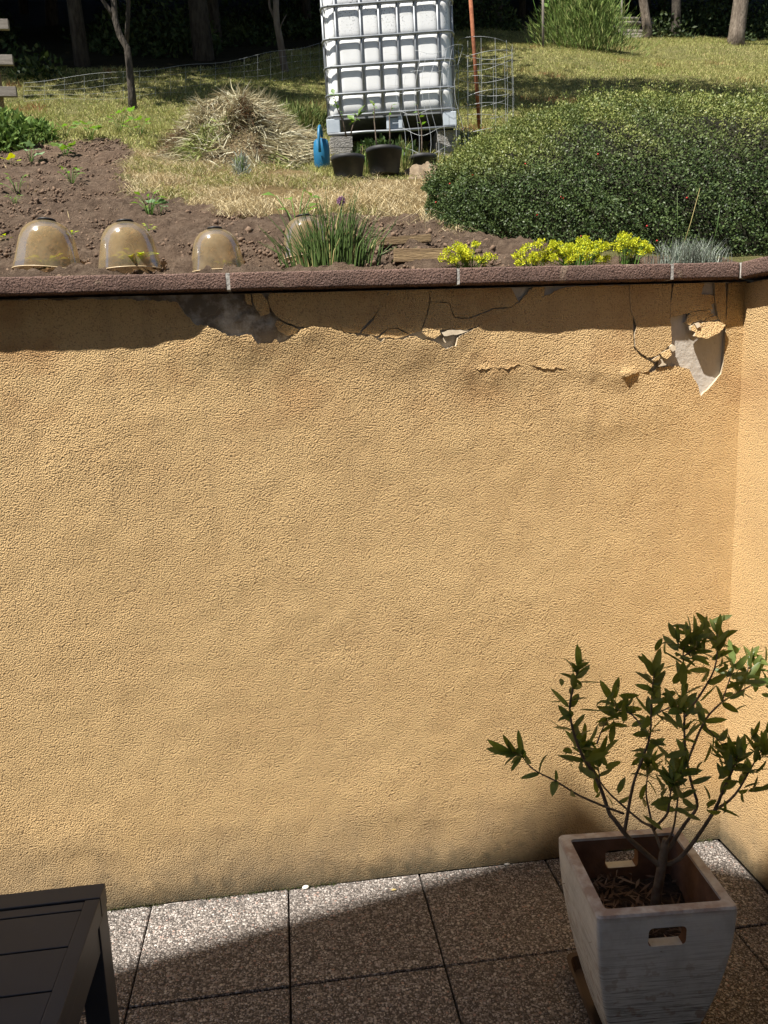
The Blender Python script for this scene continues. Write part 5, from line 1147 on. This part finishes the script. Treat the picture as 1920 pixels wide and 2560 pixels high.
# tall tree hidden behind the tank, its crown shades the meadow on the right
b3 = np.array([1.55, 5.6, 0]); b3[2] = float(ground(b3[0], b3[1]))
tree('walnut_tree', b3, [(0, 0, -.1), (.02, 0, 1.5), (.3, .1, 3.2), (.8, .2, 4.6)], [.09, .08, .07, .05], 'tall tree growing directly behind the white tank', M['bark'], sml[1], 5.0, cofs=(.9, .3), limbs=(([(.1, 0, 2.0), (-.2, .1, 3.0), (.3, .3, 4.2)], [.04, .03, .02]), ([(.02, 0, 1.5), (.3, 0, 2.2), (.6, .1, 2.7)], [.035, .03, .02])))
o = bpy.data.objects.new('crown', sml[0]); COL.objects.link(o); tr3 = [x_ for x_ in bpy.data.objects if x_.name == 'walnut_tree'][0]; o.parent = tr3; o.location = (.15, .2, 2.4); o.scale = (1.0, .7, .6)
# right hand trunks at the wood's edge
def far_trunk(px, py, px2, r, label, mat, name='wood_tree', crown=None, Yo=0):
    b_ = gp(px, py); t_ = atY(px2, -70, b_[1]); tree(name, b_, [(0, 0, -.2), tuple((t_-b_)*.15), tuple((t_-b_)*.6), tuple(t_-b_), tuple((t_-b_)+np.array([.1, .2, 3.5]))], [r*1.35, r*1.08, r, r*.95, r*.7], label, mat, crown, 6.0); return b_
far_trunk(1838, 112, 1862, .135, 'thick pale grey tree trunk at the upper right', M['bark'], crown=None)
far_trunk(1622, 96, 1597, .085, 'slim bent grey tree trunk beside the log pile', M['bark'])
far_trunk(1690, 92, 1692, .09, 'dark straight tree trunk right of the log pile', M['darkbark'])
far_trunk(1200, 40, 1200, .10, 'dark tree trunk behind the rusty pole', M['darkbark'])
# log pile
lg = gp(1605, 98); mlog = MB().tube([(-.5, 0, 0), (0, .01, .006), (.5, 0, 0)], [.05, .052, .047], 9).mesh('log'); mlog.materials.append(M['greywood'])
names = ['lowest left', 'lowest middle', 'lowest front', 'second row left', 'second row right', 'third row left', 'third row right', 'fourth row', 'fifth row', 'top']
for i, (dx, dy, dz, sc) in enumerate([(-.02, .2, .03, 1), (.0, 0, .035, .9), (.12, -.15, .03, .8), (.0, .1, .12, 1), (.06, -.04, .125, .8), (.02, .12, .21, .95), (.03, .0, .215, .85), (.0, .08, .30, 1), (.05, .03, .39, .9), (.02, .06, .48, .95)]):
    o = link('log', mlog, None, None); o.location = (lg[0]+dx, lg[1]+.35+dy, lg[2]+dz+.05); o.rotation_euler = (rng.uniform(0, 3), rng.uniform(-.05, .05), rng.uniform(-.08, .08)); o.scale = (sc*.9, rng.uniform(.75, 1.15), rng.uniform(.75, 1.0)); tag(o, f'{names[i]} grey log of the pile beside the slim bent trunk', 'log', 'logs in the pile at the wood edge')
# stakes and tall weeds
M['stake'] = simple('grey_stake', (.16, .14, .12), (.26, .23, .2), 5, .9, stretch=(8, 8, 1))
for px, py, px2, lab in ((1358, 122, 1357, 'tall thin grey stake left of the tall green bush'), (1556, 112, 1553, 'tall thin grey stake right of the tall green bush')):
    a_ = gp(px, py); b_ = atY(px2, -70, a_[1]); o = MB().tube([a_-np.array([0, 0, .1]), (a_+b_)/2, b_], .022, 8).build('garden_stake', M['stake']); tag(o, lab, 'stake', 'stakes beside the tall bush')
bp = gp(1460, 124); n = 9000; bush = empty('asparagus_bush', tuple(bp), 'tall feathery green bush between two stakes at the top', 'bush')
x = rng.normal(0, .42, n)*.85; x = np.clip(x, -.85, .85); y = rng.normal(0, .3, n); hmax = .85*np.exp(-(x/.75)**2)+.15; z0 = rng.random(n)**.8*hmax; al = unit(np.stack([x*.8, y*.3, np.full(n, 1.0)], -1)+rdir(n)*.5); P = np.stack([x, y, z0+ground(bp[0]+x, bp[1]+y)-bp[2]], -1); V, F = quads(P, al, unit(np.cross(al, rdir(n))), rng.uniform(.07, .18, n), rng.uniform(.006, .014, n))
fast('foliage', V, F, M['tint'], bush, np.repeat(pick(n, [(.14, .21, .05), (.20, .27, .07), (.09, .14, .035), (.26, .28, .10)], [.35, .25, .25, .15]), 4, 0), keep_world=False)
n = 420; x = rng.normal(0, .28, n); y = rng.normal(0, .25, n); z = rng.uniform(.65, 1.25, n); al = unit(rdir(n)+np.array([0, -.3, .2])); V, F = quads(np.stack([x, y, z], -1), al, unit(np.cross(al, rdir(n))), rng.uniform(.08, .15, n), rng.uniform(.05, .08, n)); fast('broad_leaves', V, F, M['tint'], bush, np.repeat(pick(n, [(.16, .26, .06), (.24, .34, .10)], [.6, .4]), 4, 0), keep_world=False)
mb = MB()
for i in range(24): x_ = random.gauss(0, .4); mb.tube([(x_*.7, random.gauss(0, .1), -.1), (x_, 0, .6), (x_*1.2, 0, 1.1)], [.006, .005, .003], 4)
mb.build('stems', M['green'], bush, keep_world=False)
# the wood: shade trees whose crowns stand above the picture
k_ = 0
for yy_ in (1.9, 4.3, 7.0, 9.8, 12.6, 15.6):
    half = (yy_+9+2.69)*.55+3.5
    for xx in np.arange(CAM[0]+1.5-half-1.5, CAM[0]+1.5+half+3, 2.7):
        x_ = xx+rng.uniform(-.8, .8); y_ = float(wl(x_))+yy_+rng.uniform(-.5, .5); z_ = float(ground(x_, y_)); r_ = rng.uniform(.06, .12); cz = rng.uniform(3.9, 4.9)
        r = empty('wood_tree', (x_, y_, z_), 'dark tree of the shaded wood behind the meadow', 'tree', 'trees of the dark wood')
        MB().tube([(0, 0, -.2), (rng.uniform(-.1, .1), 0, 1.2), (rng.uniform(-.2, .2), 0, 3.0), (0, 0, 5.0)], [r_*1.3, r_, r_*.9, r_*.6], 8).build('trunk', M['darkbark'], r, keep_world=False)
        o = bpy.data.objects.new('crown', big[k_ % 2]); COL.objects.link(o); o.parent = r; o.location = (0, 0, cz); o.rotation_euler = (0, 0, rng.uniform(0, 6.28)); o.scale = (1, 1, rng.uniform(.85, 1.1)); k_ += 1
# undergrowth along the wood edge
n = 90000; x = rng.uniform(-9, 15, n); y = wl(x)+.3+rng.random(n)**1.3*7; dens = fbm(x*.6, y*.6, 271, 3); m_ = dens > -.1; x, y = x[m_], y[m_]; n = len(x)
z = ground(x, y)+rng.random(n)**1.5*np.clip(.25+.9*dens[m_], .1, 1.2); al = unit(rdir(n)+np.array([0, -.2, .4])); V, F = quads(np.stack([x, y, z], -1), al, unit(np.cross(al, rdir(n))), rng.uniform(.05, .12, n), rng.uniform(.03, .06, n))
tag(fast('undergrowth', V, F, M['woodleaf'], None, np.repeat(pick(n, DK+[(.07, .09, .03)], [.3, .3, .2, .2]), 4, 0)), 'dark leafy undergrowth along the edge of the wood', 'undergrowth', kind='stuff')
